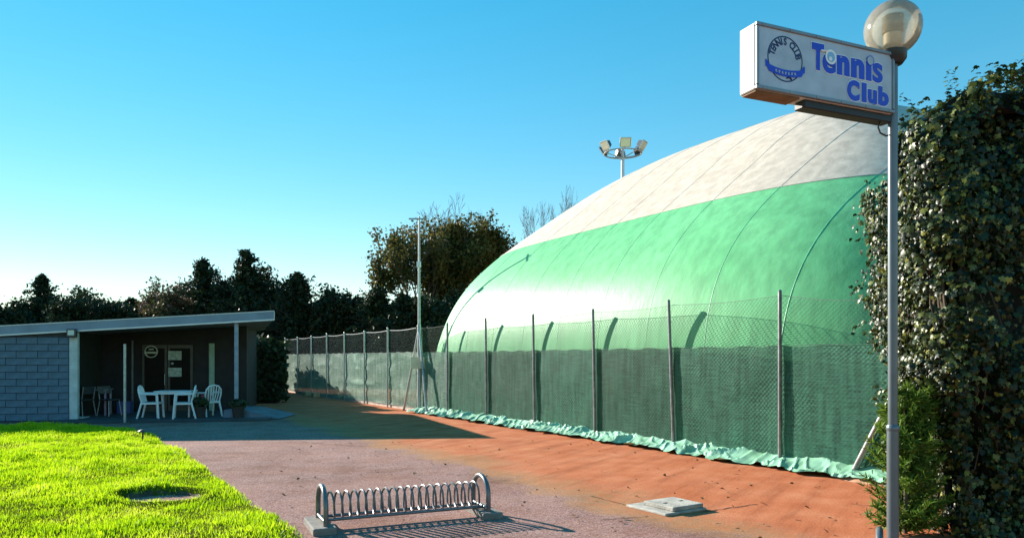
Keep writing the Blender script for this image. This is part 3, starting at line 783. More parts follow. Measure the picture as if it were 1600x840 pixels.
# cushion on the rear chair
mb = MB(); n = 10
for i in range(n + 1):
    for j in range(n + 1):
        u, v = i / n * 2 - 1, j / n * 2 - 1; th = .06 * (1 - u ** 4) ** .5 * (1 - v ** 4) ** .5
        mb.v.append(Vector((u * .17, v * .14, th)))
for i in range(n):
    for j in range(n): mb.f.append((i * (n + 1) + j, (i + 1) * (n + 1) + j, (i + 1) * (n + 1) + j + 1, i * (n + 1) + j + 1))
b0 = len(mb.v); mb.v += [Vector((p.x, p.y, -p.z)) for p in mb.v]; mb.f += [tuple(k + b0 for k in f[::-1]) for f in list(mb.f)]
o = mb.build('cushion', M('red_cloth', (.48, .11, .13), .9, .2, 8), smooth=True); o.location = (-8.48, 20.47, .56); o.rotation_euler = (R(35), 0, R(-130))
tag(o, 'small faded red cushion lying on the chair by the green door post', 'cushion')

# dark metal table set behind the block wall corner
pink = M('mauve_paint', (.34, .22, .34), .5, .15, 6)
x, y = G(132, 653); t2 = thing('cafe_table', 'small table with mauve legs just behind the pale corner post', 'table', (x + .05, y + .5, .055), CRZ)
MB().box((0, 0, .72), (.72, .6, .028), bev=.01).build('tabletop', M('mauve_top', (.40, .32, .38), .4, .1, 5), t2)
for sx in (-1, 1):
    for sy in (-1, 1): MB().box((sx * .3, sy * .24, .353), (.045, .045, .706)).build('leg', pink, t2)
def steel_chair():
    t = thing('stacking_chair', '-', 'chair')
    dk = M('dark_seat', (.035, .04, .055), .5, .2, 8)
    MB().box((0, 0, .45), (.42, .40, .035), bev=.012).build('seat', dk, t)
    mb = MB().box((0, .20, .72), (.40, .03, .22), Matrix.Rotation(R(-10), 3, 'X'), bev=.012); mb.build('backrest', dk, t)
    for sx in (-1, 1):
        MB().tube([(sx * .17, -.15, .44), (sx * .21, -.20, 0)], .013, 8).build('leg', galv, t, smooth=True)
        MB().tube([(sx * .19, .235, .82), (sx * .18, .17, .44), (sx * .21, .24, 0)], .013, 8).build('leg', galv, t, smooth=True)
    return t
sc0 = steel_chair()
x, y = G(164, 653); place(sc0, (x, y + .25, .055), R(70), label='dark chair with steel legs right of the mauve-legged table', cat='chair', group='dark steel-legged chairs')
o = copy_tree(sc0); x, y = G(128, 653); place(o, (x, y + .05, .055), R(-110), label='dark chair with steel legs close beside the pale corner post', cat='chair', group='dark steel-legged chairs')
x, y = G(122, 655.5)
mb = MB().box((x, y, .065), (.42, .5, .02), Matrix.Rotation(CRZ, 3, 'Z'), bev=.006); tag(mb.build('door_mat', M('pale_mat', (.66, .66, .62), .8, .1, 20)), 'pale mat on the ground beside the corner post', 'mat')
# blue crate
x, y = G(181, 650); mb = MB(); Rz = Matrix.Rotation(CRZ, 3, 'Z'); cc = Vector((x, y + .5, .055))
for dx, dy, sx, sy in ((0, -.15, .34, .02), (0, .15, .34, .02), (-.17, 0, .02, .32), (.17, 0, .02, .32)): mb.box(cc + Rz @ Vector((dx, dy, .17)), (sx, sy, .34), Rz)
mb.box(cc + Vector((0, 0, .012)), (.34, .3, .02), Rz)
tag(mb.build('crate', M('blue_plastic', (.05, .08, .26), .5, .1, 6)), 'open dark blue plastic crate against the porch wall', 'crate')

# planters
dark_leaf = leafmat('dark_leaves', [(0.012, 0.024, 0.008), (0.03, 0.05, 0.014), (0.05, 0.07, 0.02)], .2, .5)
quad_leaf = ([(-.5, 0, 0), (0, -.1, .08), (.5, 0, 0), (.32, .6, .05), (0, 1, -.06), (-.32, .6, .05)], [(0, 1, 4), (1, 2, 3), (1, 3, 4), (0, 4, 5)])
def planter(px, py, hz, label, seed, sh):
    x, y = G(px, py); t = thing('planter', label, 'planter', (x, y + .15, .02), 0, 'potted plants by the porch')
    MB().lathe([(0, .01), (.13, .01), (.17, .30), (.19, .30), (.19, .34), (.16, .34), (.15, .29), (0, .28)], n=18).build('pot', M('dark_pot', (.045, .032, .03), .8, .2, 6), t, smooth=True)
    rg = np.random.default_rng(seed); n = 420
    d = unit(rg.normal(size=(n, 3))); c = d * (rg.random((n, 1)) ** .4) * np.array([.24, .24, sh]) + np.array([0, 0, .34 + sh * .6])
    obj('foliage', leaf_mesh('foliage', c, d + rg.normal(size=(n, 3)) * .5, rg.normal(size=(n, 3)) + [0, 0, -.3], .05 + .05 * rg.random(n), *quad_leaf, dark_leaf), t, 'stuff')
planter(308, 656, .5, 'dark potted plant standing before the white chairs', 3, .16)
planter(369, 656, .5, 'dark potted plant at the foot of the blue column', 4, .12)

# small spike light in the lawn
x, y = G(227, 694); zl = float(lawn_z(np.array([x]), np.array([y]))[0])
sp = thing('spike_light', 'small black mushroom spike light at the edge of the lawn', 'garden light', (x - .05, y, zl - .02))
MB().tube([(0, 0, 0), (0, 0, .22)], .017, 8).build('stem', dark_steel, sp, smooth=True)
MB().lathe([(0, .26), (.05, .25), (.085, .225), (.085, .21), (.02, .205), (.02, .20)], n=16).build('cap', dark_steel, sp, smooth=True)

# ------------------------------------------------------------------ bicycle racks
def bike_rack(label, loc, rz, L=1.66):
    t = thing('bicycle_rack', label, 'bicycle rack', loc, rz, 'spiral bicycle racks')
    st = M('rack_steel', (.15, .16, .175), .36, .2, 9, metal=.6)
    hw, hh = .215, .44
    for sx in (-1, 1):
        x = sx * L / 2; pa = [(x, -hw, .03), (x, -hw, .20)]
        for j in range(0, 13):
            a = math.pi * j / 12; pa.append((x, -hw * math.cos(a), .225 + (hh - .25) * math.sin(a)))
        pa += [(x, hw, .20), (x, hw, .03)]
        MB().tube(pa, .025, 12).build('hoop', st, t, smooth=True)
        MB().tube([(x, -hw, .10), (x, hw, .10)], .018, 10).build('crossbar', st, t, smooth=True)
        mb = MB().box((x + sx * .02, 0, .03), (.22, .60, .075), bev=.01); mb.build('base_block', M('rack_base_concrete', (.20, .18, .16), .92, .3, 6, bump=.4), t)
    for sy in (-1, 1):
        MB().tube([(-L / 2, sy * .09, .10), (L / 2, sy * .09, .10)], .016, 10).build('rail', st, t, smooth=True)
    turns = 20; n = turns * 20; pa = []
    for i in range(n + 1):
        a = 2 * math.pi * i / 20; x = -L / 2 + .04 + (L - .08) * i / n
        c, s_ = math.cos(a), math.sin(a)
        pa.append((x, .105 * s_, .225 - .125 * sg(c, .75)))
    MB().tube(pa, .0105, 7).build('spiral', st, t, smooth=True)
    return t
bike_rack('grey steel spiral bicycle rack on the asphalt beside the lawn', (-1.09, 7.53, 0), math.atan2(.70, 1.56))
bike_rack('grey bicycle rack whose end hoop shows behind the lamp post', (3.39, 4.96, 0), math.atan2(-.447, .894))

# ------------------------------------------------------------------ concrete access cover
cov = thing('access_cover', 'pale square concrete access cover standing proud of the red clay', 'access cover', (1.70, 8.17, 0), R(33))
MB().box((0, 0, .012), (.62, .62, .03), bev=.008).build('frame', M('cover_concrete', (.40, .37, .32), .9, .3, 7, bump=.4), cov)
MB().box((.06, -.05, .050), (.46, .46, .046), bev=.008).build('lid', M('cover_concrete', (.55, .52, .46)), cov)
for q in (-1, 1): MB().box((.06 + .12 * q, -.05, .0745), (.05, .02, .006)).build('lifting_slot', dark_steel, cov)

# ------------------------------------------------------------------ lamp post
YP = 5.0; PX = (1395 - 800) / FPX * YP
lamp = thing('lamp_post', 'grey metal lamp post with a globe lamp beside the ivy hedge', 'lamp post', (PX, YP, 0))
zj = 1.65 - (668 - 560) / FPX * YP
gz0 = 1.65 + (560 - 44.5) / FPX * YP
pole_m = M('lamp_pole_paint', (.13, .15, .17), .34, .15, 5, metal=.45)
MB().tube([(0, 0, 0), (0, 0, zj)], .038, 20).build('lower_pole', pole_m, lamp, smooth=True)
MB().tube([(0, 0, zj - .01), (0, 0, gz0 - .22)], .031, 20).build('upper_pole', pole_m, lamp, smooth=True)
MB().lathe([(.038, 0), (.042, .01), (.042, .03), (.031, .045)], (0, 0, zj - .02), 20).build('pole_collar', pole_m, lamp, smooth=True)
MB().lathe([(0, -.01), (.16, -.01), (.16, .012), (.045, .02), (.045, .06), (.038, .07)], n=20).build('base_plate', galv, lamp, smooth=True)
GR = .181
MB().lathe([(.033, -.06), (.06, -.055), (.085, -.02), (.088, .03), (.075, .035), (0, .035)], (0, 0, gz0 - GR - .01), 24).build('globe_holder', M('black_plastic', (.018, .018, .02), .4, .1, 5), lamp, smooth=True)
gm = bpy.data.materials.new('smoked_globe'); gm.use_nodes = True; nt = gm.node_tree; nt.nodes.clear()
out = nt.nodes.new('ShaderNodeOutputMaterial'); gl = nt.nodes.new('ShaderNodeBsdfGlossy'); gl.inputs['Roughness'].default_value = .12
trn = nt.nodes.new('ShaderNodeBsdfTransparent'); trn.inputs[0].default_value = (.93, .89, .80, 1)
df = nt.nodes.new('ShaderNodeBsdfTranslucent'); nzz = nt.nodes.new('ShaderNodeTexNoise'); nzz.inputs['Scale'].default_value = 9
crr = nt.nodes.new('ShaderNodeValToRGB'); crr.color_ramp.elements[0].color = (.62, .56, .44, 1); crr.color_ramp.elements[1].color = (.85, .82, .74, 1)
nt.links.new(nzz.outputs['Fac'], crr.inputs[0]); nt.links.new(crr.outputs[0], df.inputs[0])
dd = nt.nodes.new('ShaderNodeBsdfDiffuse'); nt.links.new(crr.outputs[0], dd.inputs[0])
m0 = nt.nodes.new('ShaderNodeMixShader'); m0.inputs[0].default_value = .5; nt.links.new(df.outputs[0], m0.inputs[1]); nt.links.new(dd.outputs[0], m0.inputs[2])
m1 = nt.nodes.new('ShaderNodeMixShader'); m1.inputs[0].default_value = .55; nt.links.new(trn.outputs[0], m1.inputs[1]); nt.links.new(m0.outputs[0], m1.inputs[2])
fr = nt.nodes.new('ShaderNodeFresnel'); fr.inputs[0].default_value = 1.42
m2 = nt.nodes.new('ShaderNodeMixShader'); nt.links.new(fr.outputs[0], m2.inputs[0]); nt.links.new(m1.outputs[0], m2.inputs[1]); nt.links.new(gl.outputs[0], m2.inputs[2]); nt.links.new(m2.outputs[0], out.inputs[0])
prof = [(GR * math.sin(math.pi * (1 - t)), -GR * math.cos(math.pi * (1 - t)) * -1) for t in np.linspace(.12, 1, 30)]
prof = [(GR * math.sin(a), -GR * math.cos(a)) for a in np.linspace(.42, math.pi, 32)]
MB().lathe(prof, (0, 0, gz0), 40).build('globe', gm, lamp, smooth=True)
sockm = M('lamp_socket', (.72, .64, .46), .5, .08, 6); ribm = M('lamp_ribs', (.40, .34, .22), .5, .15, 6)
MB().lathe([(0, -.15), (.058, -.15), (.058, -.04), (.05, -.035), (0, -.035)], (0, 0, gz0), 24).build('lamp_socket', sockm, lamp, smooth=True)
lou = []
for i in range(7):
    z = -.03 + .017 * i; lou += [(.045, z), (.066, z + .003), (.066, z + .009), (.045, z + .012)]
lou += [(.03, .095), (0, .098)]
MB().lathe(lou, (0, 0, gz0), 24).build('lamp_louvre', ribm, lamp, smooth=False)
# loop of loose cable under the sign
cz = 1.65 + (560 - 203) / FPX * YP
MB().tube([(-.03, -.02, cz - .04), (-.06, -.03, cz - .05), (-.10, -.03, cz - .03), (-.115, -.03, cz + .01), (-.10, -.03, cz + .04)], .006, 6).build('cable', M('black_plastic', (.018, .018, .02)), lamp, smooth=True)

# ------------------------------------------------------------------ box sign on the post
SDIR = Vector((.917, .398, 0)).normalized(); SN = Vector((.398, -.917, 0)).normalized()
SL, SHt, STh = 1.175, .405, .139
s_r = Vector((PX, YP, 0)) - SDIR * .035 + SN * 0.03          # right end, front plane
zc = 1.65 + (560 - 134.5) / FPX * YP
sign = thing('box_sign', 'long white box sign reading Tennis Club fixed to the lamp post', 'sign', tuple(s_r - SDIR * SL + Vector((0, 0, zc - SHt / 2))), math.atan2(SDIR.y, SDIR.x))
# local: x along the sign from the free end, y back from the front plane, z up from the lower edge
sbox = M('sign_box_paint', (.80, .74, .66), .45, .06, 4)
MB().box((SL / 2, STh / 2 + .004, SHt / 2), (SL, STh - .008, SHt), bev=.006).build('box', sbox, sign)
MB().box((SL / 2, -.002, SHt / 2), (SL - .03, .010, SHt - .03)).build('face_panel', M('sign_face', (.42, .48, .57), .4, .12, 7), sign)
frm = M('sign_frame', (.22, .24, .26), .4, .1, 6, metal=.5)
for nm, c, s in (('frame_rail', (SL / 2, -.006, SHt - .011), (SL, .022, .022)), ('frame_rail', (SL / 2, -.006, .011), (SL, .022, .022)), ('frame_rail', (.010, -.007, SHt / 2), (.02, .02, SHt - .05)), ('frame_rail', (SL - .010, -.007, SHt / 2), (.02, .02, SHt - .05))):
    MB().box(c, s, bev=.003).build(nm, frm, sign)
for q in range(6):
    for zq in (.011, SHt - .011): MB().lathe([(0, -.004), (.005, -.003), (.006, 0)], n=8).xf(Matrix.Translation((.05 + q * (SL - .1) / 5, -.0175, zq)) @ Matrix.Rotation(R(90), 4, 'X') @ Matrix.Scale(-1, 4, (0, 0, 1))).build('screw', M('screw_steel', (.3, .3, .3), .4, .2, 5, metal=.7), sign)
bkt = M('bracket_black', (.012, .012, .013), .5, .2, 6)
MB().box((SL * .68, .06, -.028), (SL * .66, .09, .05), bev=.006).build('bracket', bkt, sign)
MB().box((SL * .70, .06, SHt + .010), (SL * .60, .05, .018), bev=.004).build('bracket', bkt, sign)
MB().box((SL * .16, .07, -.006), (SL * .30, .12, .010)).build('underside_plate', M('rusty_plate', (.22, .12, .06), .8, .3, 8), sign)
blue = M('sign_blue', (.006, .045, .55), .4, .06, 5); navy = M('sign_navy', (.008, .015, .10), .4, .1, 5)
sky_b = M('sign_light_blue', (.22, .46, .72), .4, .06, 5); swhite = M('sign_white', (.85, .86, .86), .4, .04, 5); sgrey = M('sign_grey', (.38, .44, .50), .4, .05, 5)
def glyph(ch, off=0.0, ext=.002):
    cu = bpy.data.curves.new('glyph', 'FONT'); cu.body = ch; cu.size = 1.0; cu.offset = off; cu.resolution_u = 4
    ob = bpy.data.objects.new('glyph', cu); C.objects.link(ob)
    bpy.context.view_layer.update()
    me = bpy.data.meshes.new_from_object(ob.evaluated_get(bpy.context.evaluated_depsgraph_get()))
    bpy.data.objects.remove(ob); bpy.data.curves.remove(cu)
    return me
def letter(ch, x0, x1, z0, z1, mat, y, name='letter', off=.028, sub=None, italic=0.0):
    """fit a glyph into the rectangle x0..x1, z0..z1 on the plane y, 2 mm thick"""
    me = glyph(ch, off); co = np.empty(len(me.vertices) * 3, dtype=np.float32); me.vertices.foreach_get('co', co); co = co.reshape(-1, 3)
    a, b = co[:, :2].min(0), co[:, :2].max(0); t = (co[:, :2] - a) / (b - a)
    F0 = [tuple(p.vertices) for p in me.polygons]; n = len(co)
    X = x0 + (x1 - x0) * t[:, 0] + italic * (t[:, 1]) * (z1 - z0); Z = z0 + (z1 - z0) * t[:, 1]
    mb = MB(); mb.v = [Vector((X[i], y, Z[i])) for i in range(n)]; mb.f = F0
    bpy.data.meshes.remove(me)
    return mb.build(name, mat, sub or sign)
def sx(s):
    s = s * .905 / (1 - .095 * s)      # measured along a receding face
    return .012 + s * (SL - .024)
def sz(t): return SHt - .012 - t * (SHt - .024)
for ch, a, b, t0, t1 in (('T', .40, .492, .10, .55), ('e', .478, .578, .225, .565), ('n', .585, .680, .215, .55), ('n', .690, .790, .215, .55), ('i', .800, .842, .215, .55), ('s', .848, .925, .21, .555),
                         ('C', .66, .755, .59, .945), ('l', .768, .806, .60, .935), ('u', .813, .882, .69, .94), ('b', .890, .970, .60, .94)):
    # white keyline a little behind the blue letter
    cap = ch if ch != 'i' else 'ı'
    letter(cap, sx(a) - .004, sx(b) + .004, sz(t1) - .005, sz(t0) + .005, swhite, -.0085, 'letter_keyline', off=.03 if ch == 's' else .075)
    letter(cap, sx(a), sx(b), sz(t1), sz(t0), blue, -.0105, 'letter', off={'s': .026, 'e': .035}.get(ch, .062))
def disc(cx, cz_, r0, r1, y, mat, name, n=36, ex=1.0):
    mb = MB(); mb.v = [Vector((cx + r * ex * math.cos(2 * math.pi * j / n), y, cz_ + r * math.sin(2 * math.pi * j / n))) for r in (r0, r1) for j in range(n)]
    mb.f = [(j, (j + 1) % n, n + (j + 1) % n, n + j) for j in range(n)]
    return mb.build(name, mat, sign)
ex_, ez_ = sx(.540), sz(.285)
disc(ex_, ez_, .0001, .036, -.0122, sky_b, 'ball'); disc(ex_, ez_, .033, .047, -.0128, swhite, 'racket_ring')
MB().tube([(ex_ - .035, -.0125, ez_ + .032), (ex_ - .085, -.0125, ez_ + .028)], .006, 6).build('racket_handle', swhite, sign)
disc(ex_ - .004, ez_ - .012, .0001, .014, -.0134, swhite, 'ball_highlight')
ix, iz = sx(.832), sz(.20); disc(ix, iz, .0001, .030, -.0122, sgrey, 'ball'); disc(ix, iz, .028, .033, -.0128, blue, 'ball_outline')
# club emblem: ring, arched words, ribbon
cx_, cz_ = sx(.205), sz(.475); ER = .138
disc(cx_, cz_, ER - .005, ER + .003, -.0085, navy, 'emblem_ring', 56)
words = 'TENNIS CLUB'
for i, ch in enumerate(words):
    if ch == ' ': continue
    a = R(166 - 15.2 * i); r = ER - .030
    me = glyph(ch, .035); co = np.empty(len(me.vertices) * 3, dtype=np.float32); me.vertices.foreach_get('co', co); co = co.reshape(-1, 3)
    lo, hi = co[:, :2].min(0), co[:, :2].max(0); ctr = (lo + hi) / 2; s_ = .042 / .7
    ca_, sa_ = math.cos(a - math.pi / 2), math.sin(a - math.pi / 2)
    px_, pz_ = cx_ + r * math.cos(a), cz_ + r * math.sin(a)
    mb = MB(); q = (co[:, :2] - ctr) * s_ * np.array([.9, 1])
    mb.v = [Vector((px_ + p[0] * ca_ - p[1] * sa_, -.0085, pz_ + p[0] * sa_ + p[1] * ca_)) for p in q]; mb.f = [tuple(p.vertices) for p in me.polygons]
    bpy.data.meshes.remove(me); mb.build('emblem_letter', navy, sign)
mb = MB(); n = 24
for i in range(n + 1):
    t = i / n * 2 - 1; x = cx_ + t * .158; z = cz_ - .062 - .026 * (1 - t * t) + (.018 if abs(t) > .86 else 0)
    mb.v += [Vector((x, -.0105, z - .021)), Vector((x, -.0105, z + .021))]
mb.f = [(2 * i, 2 * i + 2, 2 * i + 3, 2 * i + 1) for i in range(n)]
mb.build('emblem_ribbon', blue, sign)
mb = MB()
for i in range(7):      # worn pale lettering on the ribbon, illegible
    t = (i / 6 * 2 - 1) * .48; x = cx_ + t * .158; z = cz_ - .062 - .026 * (1 - t * t)
    mb.box((x, -.0115, z), (.010, .001, .016))
    mb.box((x + .005, -.0118, z + (.006 if i % 2 else -.006)), (.010, .001, .004))
mb.build('ribbon_marks', sgrey, sign)
mb = MB().tube([(cx_ + .01, -.0095, cz_ - .118), (cx_ + .03, -.0095, cz_ - .108), (cx_ + .05, -.0095, cz_ - .12)], .005, 6); mb.build('emblem_mark', navy, sign)

# ------------------------------------------------------------------ ivy hedge
hx0, hx1, hy0, hy1, hH = 3.90, 8.2, 6.75, 9.4, 4.15
ivy = thing('ivy_hedge', 'towering ivy-covered hedge beside the lamp post', 'hedge', (5.5, 8.0, 0))
def lump(p):
    return .30 * mnoise.noise(Vector((p[0] * .9, p[1] * .9, p[2] * .9))) + .16 * mnoise.noise(Vector((p[0] * 2.3, p[1] * 2.3, p[2] * 2.3 + 9)))
def hedge_top(x, y): return hH - .06 + .22 * min(1, max(0, (x - 3.8) / 1.0)) + .25 * mnoise.noise(Vector((x * 1.1, y * 1.1, 4))) - .45 * max(0, 1 - (x - hx0) / .55) ** 2
def hedge_pt(face, a, b):
    if face == 'L': y = hy0 + .25 + (hy1 - hy0 - .25) * a; z = b * hedge_top(hx0, y); x = hx0 + .33 * (y - hy0 - .25) - .08 + .34 * (1 - min(1, z / 2.3)) ** .7; return Vector((x, y, z)), Vector((-.95, .31, .06))
    if face == 'F': x = hx0 + .25 + (hx1 - hx0) * a; z = b * hedge_top(x, hy0); return Vector((x, hy0, z)), Vector((0, -1, .06))
    if face == 'K':       # rounded corner
        an = math.pi / 2 * a; z = b * hedge_top(hx0 + .1, hy0); cx, cy = hx0 + .30, hy0 + .30
        off = .34 * (1 - min(1, z / 2.3)) ** .7 * math.cos(an)
        return Vector((cx - .35 * math.cos(an) + off, cy - .35 * math.sin(an), z)), Vector((-math.cos(an), -math.sin(an), .06))
    y = hy0 + (hy1 - hy0) * b; xl = hx0 + .33 * (y - hy0); x = xl + (hx1 - xl) * a; return Vector((x, y, hedge_top(x, y))), Vector((0, 0, 1))
# dark woody core
mb = MB(); na, nb = 40, 24
for face, fl in (('L', 0), ('F', 1), ('K', 0), ('T', 1)):
    b0 = len(mb.v)
    for i in range(na + 1):
        for j in range(nb + 1):
            p, nn = hedge_pt(face, i / na, j / nb); mb.v.append(p + nn * (lump(p) - .30))
    for i in range(na):
        for j in range(nb):
            q = b0 + i * (nb + 1) + j; mb.f.append((q, q + nb + 1, q + nb + 2, q + 1))
mb.box(((hx0 + 1.3 + hx1) / 2, (hy0 + hy1) / 2 + .2, 1.85), (hx1 - hx0 - 1.3, hy1 - hy0 - .6, 3.7))
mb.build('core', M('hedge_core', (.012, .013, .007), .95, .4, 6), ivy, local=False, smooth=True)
rgi = random.Random(21); cen, nrm, up_, siz = [], [], [], []
for face, cnt in (('L', 19000), ('K', 6500), ('F', 26000), ('T', 10000)):
    for _ in range(cnt):
        a, b = rgi.random(), rgi.random()
        if face == 'F': a = a ** 1.25
        p, nn = hedge_pt(face, a, b)
        gap = mnoise.noise(Vector((p.x * 1.7, p.y * 1.7, p.z * 1.7 + 40)))
        if gap < -.12 and rgi.random() < .85: continue
        depth = rgi.random() ** 1.7
        p = p + nn * (lump(p) + .10 - .34 * depth)
        if rgi.random() < .05: p = p + nn * rgi.uniform(0, .18)
        cen.append(p); v = nn + Vector((rgi.gauss(0, .5), rgi.gauss(0, .5), rgi.gauss(.15, .5))); nrm.append(v)
        up_.append(Vector((rgi.gauss(0, .45), rgi.gauss(0, .45), -1))); siz.append(.024 + .046 * rgi.random() ** 1.6)
    # sprays that stand out from the outline
    for _ in range(26 if face in 'LK' else 22):
        p, nn = hedge_pt(face, rgi.random() ** (1.4 if face in 'FT' else 1), rgi.uniform(.2, 1)); p = p + nn * (lump(p) + .05)
        d = (nn + Vector((rgi.gauss(0, .5), rgi.gauss(0, .4), rgi.gauss(.1, .5)))).normalized()
        for q in range(16):
            p = p + d * .021; d = (d + Vector((0, 0, -.04))).normalized()
            cen.append(p + Vector((rgi.gauss(0, .02), rgi.gauss(0, .02), rgi.gauss(0, .02)))); nrm.append(nn + Vector((rgi.gauss(0, .7), rgi.gauss(0, .7), .5)))
            up_.append(Vector((rgi.gauss(0, .6), rgi.gauss(0, .6), -1))); siz.append(rgi.uniform(.022, .05))
ivy_v = [(0, -.15, .0), (.30, -.32, -.06), (.62, -.02, -.14), (.42, .20, -.02), (.50, .55, -.12), (.2, .55, .0), (0, 1.0, -.12), (-.2, .55, 0), (-.50, .55, -.12), (-.42, .20, -.02), (-.62, -.02, -.14), (-.30, -.32, -.06), (0, .3, .07)]
ivy_f = [(12, i, (i + 1) % 12) for i in range(12)]
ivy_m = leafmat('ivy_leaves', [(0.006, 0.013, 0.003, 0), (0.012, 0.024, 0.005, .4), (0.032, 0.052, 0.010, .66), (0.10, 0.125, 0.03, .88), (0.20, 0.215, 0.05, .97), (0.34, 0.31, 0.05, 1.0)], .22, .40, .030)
toa = lambda L_: np.array([tuple(p) for p in L_])
lo_ = toa(cen) - np.array([5.5, 8.0, 0])
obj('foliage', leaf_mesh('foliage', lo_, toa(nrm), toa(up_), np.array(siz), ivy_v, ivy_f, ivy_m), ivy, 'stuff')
mb = MB()
for _ in range(60):       # ivy stems creeping over the face
    face = rgi.choice('LLKFF'); a = rgi.random(); pts = []
    b = rgi.uniform(0, .3)
    for q in range(12):
        p, nn = hedge_pt(face, min(1, max(0, a)), min(1, b)); pts.append(p + nn * (lump(p) - .06)); a += rgi.gauss(0, .012); b += .05
    mb.tube(pts, rgi.uniform(.004, .012), 5)
mb.build('stems', M('ivy_stem', (.09, .07, .045), .9, .25, 8), ivy, local=False, smooth=True, kind='stuff')
# feathery green conifer growing out at the hedge foot
th_ = thing('cypress_shrub', 'feathery fresh green conifer shrub at the left foot of the ivy hedge', 'shrub', (3.72, 7.0, 0))
fr_v = [(-.09, 0, 0), (.09, 0, 0), (.07, .6, .05), (-.07, .6, .05), (0, 1.0, 0)]
fr_f = [(0, 1, 2), (0, 2, 3), (3, 2, 4)]
cen, nrm, up_, siz = [], [], [], []; stm = MB()
for q in range(190):
    a = rgi.uniform(0, 2 * math.pi); z0 = 1.3 * rgi.random() ** 1.25 + .02; ln = rgi.uniform(.18, .42) * (1.2 - z0 / 2)
    p = Vector((.03 * math.cos(a), .03 * math.sin(a), z0)); d = Vector((math.cos(a) * 1.0 + .2, math.sin(a) * .8, rgi.uniform(.1, .7))).normalized(); pts = [p.copy()]
    for s_ in range(14):
        p = p + d * (ln / 14); d = (d + Vector((0, 0, .03))).normalized(); pts.append(p.copy())
        for _ in range(5):
            cen.append(p); nrm.append(Vector((rgi.gauss(0, 1), rgi.gauss(0, 1), rgi.gauss(.3, 1)))); up_.append(d + Vector((rgi.gauss(0, .7), rgi.gauss(0, .7), rgi.gauss(.1, .6)))); siz.append(rgi.uniform(.04, .10))
    stm.tube(pts[::4], .004, 4)
stm.tube([(0, 0, 0), (.01, 0, .7), (0, .02, 1.3)], [.022, .015, .006], 8)
stm.build('trunk', bark, th_, smooth=True)
obj('foliage', leaf_mesh('foliage', toa(cen), toa(nrm), toa(up_), np.array(siz), fr_v, fr_f, leafmat('cypress_green', [(0.045, 0.10, 0.014), (0.10, 0.19, 0.022), (0.19, 0.28, 0.035)], .35, .6, .02)), th_, 'stuff')

# ------------------------------------------------------------------ trees
ever_m = leafmat('evergreen_needles', [(0.008, 0.018, 0.009), (0.018, 0.034, 0.014), (0.035, 0.055, 0.02)], .15, .6, .02)
olive_m = leafmat('olive_leaves', [(0.02, 0.04, 0.012), (0.06, 0.09, 0.025), (0.12, 0.12, 0.04)], .3, .6, .02)
pinkl_m = leafmat('pinkish_leaves', [(0.02, 0.035, 0.012), (0.05, 0.06, 0.02), (0.10, 0.075, 0.04), (.28, .13, .20)], .3, .6, .02, patch=.7, pscale=.4)
autumn_m = leafmat('autumn_leaves', [(0.02, 0.032, 0.010), (0.055, 0.065, 0.016), (0.12, 0.10, 0.024), (0.28, 0.19, 0.05)], .35, .6, .02, patch=.5, pscale=.35)
def conifer(px, top, wpx, Y, label, seed, mat=ever_m, n_leaf=11000):
    r = random.Random(seed); X = (px - 800) / FPX * Y; H = CAMH + (560 - top) / FPX * Y; W = wpx / FPX * Y / 2
    t = thing('conifer_tree', label, 'tree', (X, Y, 0), 0, 'evergreens behind the clubhouse')
    trunk = [(0, 0, 0)]
    for q in range(1, 9): trunk.append((r.gauss(0, .04) * q * .4, r.gauss(0, .04) * q * .4, H * q / 8.0))
    MB().tube(trunk, [.19 * (1 - q / 9) + .015 for q in range(9)], 8).build('trunk', bark, t, smooth=True)
    c, n_, u_, s_ = [], [], [], []; lm = MB(); per = 26
    nb = n_leaf // per
    for b in range(nb):
        f = r.random() ** .85; z = H * (.06 + .94 * f); a_ = r.uniform(0, 2 * math.pi)
        Lb = 2.05 * W * (1 - f) ** .85 * r.uniform(.2, 1.15) * (1 + .7 * mnoise.noise(Vector((seed * 3.1 + math.cos(a_) * 1.2, math.sin(a_) * 1.2, f * 5)))) + .08
        if r.random() < .08: Lb *= 1.3
        a = a_; rise = r.uniform(-.25, .6)
        tip = Vector((Lb * math.cos(a), Lb * math.sin(a), z + rise * Lb)); root = Vector((trunk[min(8, int(f * 8))][0], trunk[min(8, int(f * 8))][1], z))
        if b % 3 == 0: lm.tube([root, root.lerp(tip, .5) + Vector((0, 0, -.05)), tip], [.035, .022, .008], 4, cap=False)
        for k in range(per):
            w = r.random() ** .6; p = root.lerp(tip, w) + Vector((r.gauss(0, .10), r.gauss(0, .10), r.gauss(-.05, .08)))
            c.append(p); n_.append(Vector((r.gauss(0, 1), r.gauss(0, 1), r.gauss(0, 1)))); u_.append((tip - root).normalized() + Vector((r.gauss(0, .6), r.gauss(0, .6), r.gauss(0, .6)))); s_.append(r.uniform(.09, .27))
    lm.build('limbs', bark, t)
    obj('crown', leaf_mesh('crown', toa(c), toa(n_), toa(u_), np.array(s_), [(-.28, 0, 0), (.28, 0, 0), (.2, .7, .1), (0, 1.1, 0), (-.2, .7, .1)], [(0, 1, 2), (0, 2, 4), (4, 2, 3)], mat), t, 'stuff')
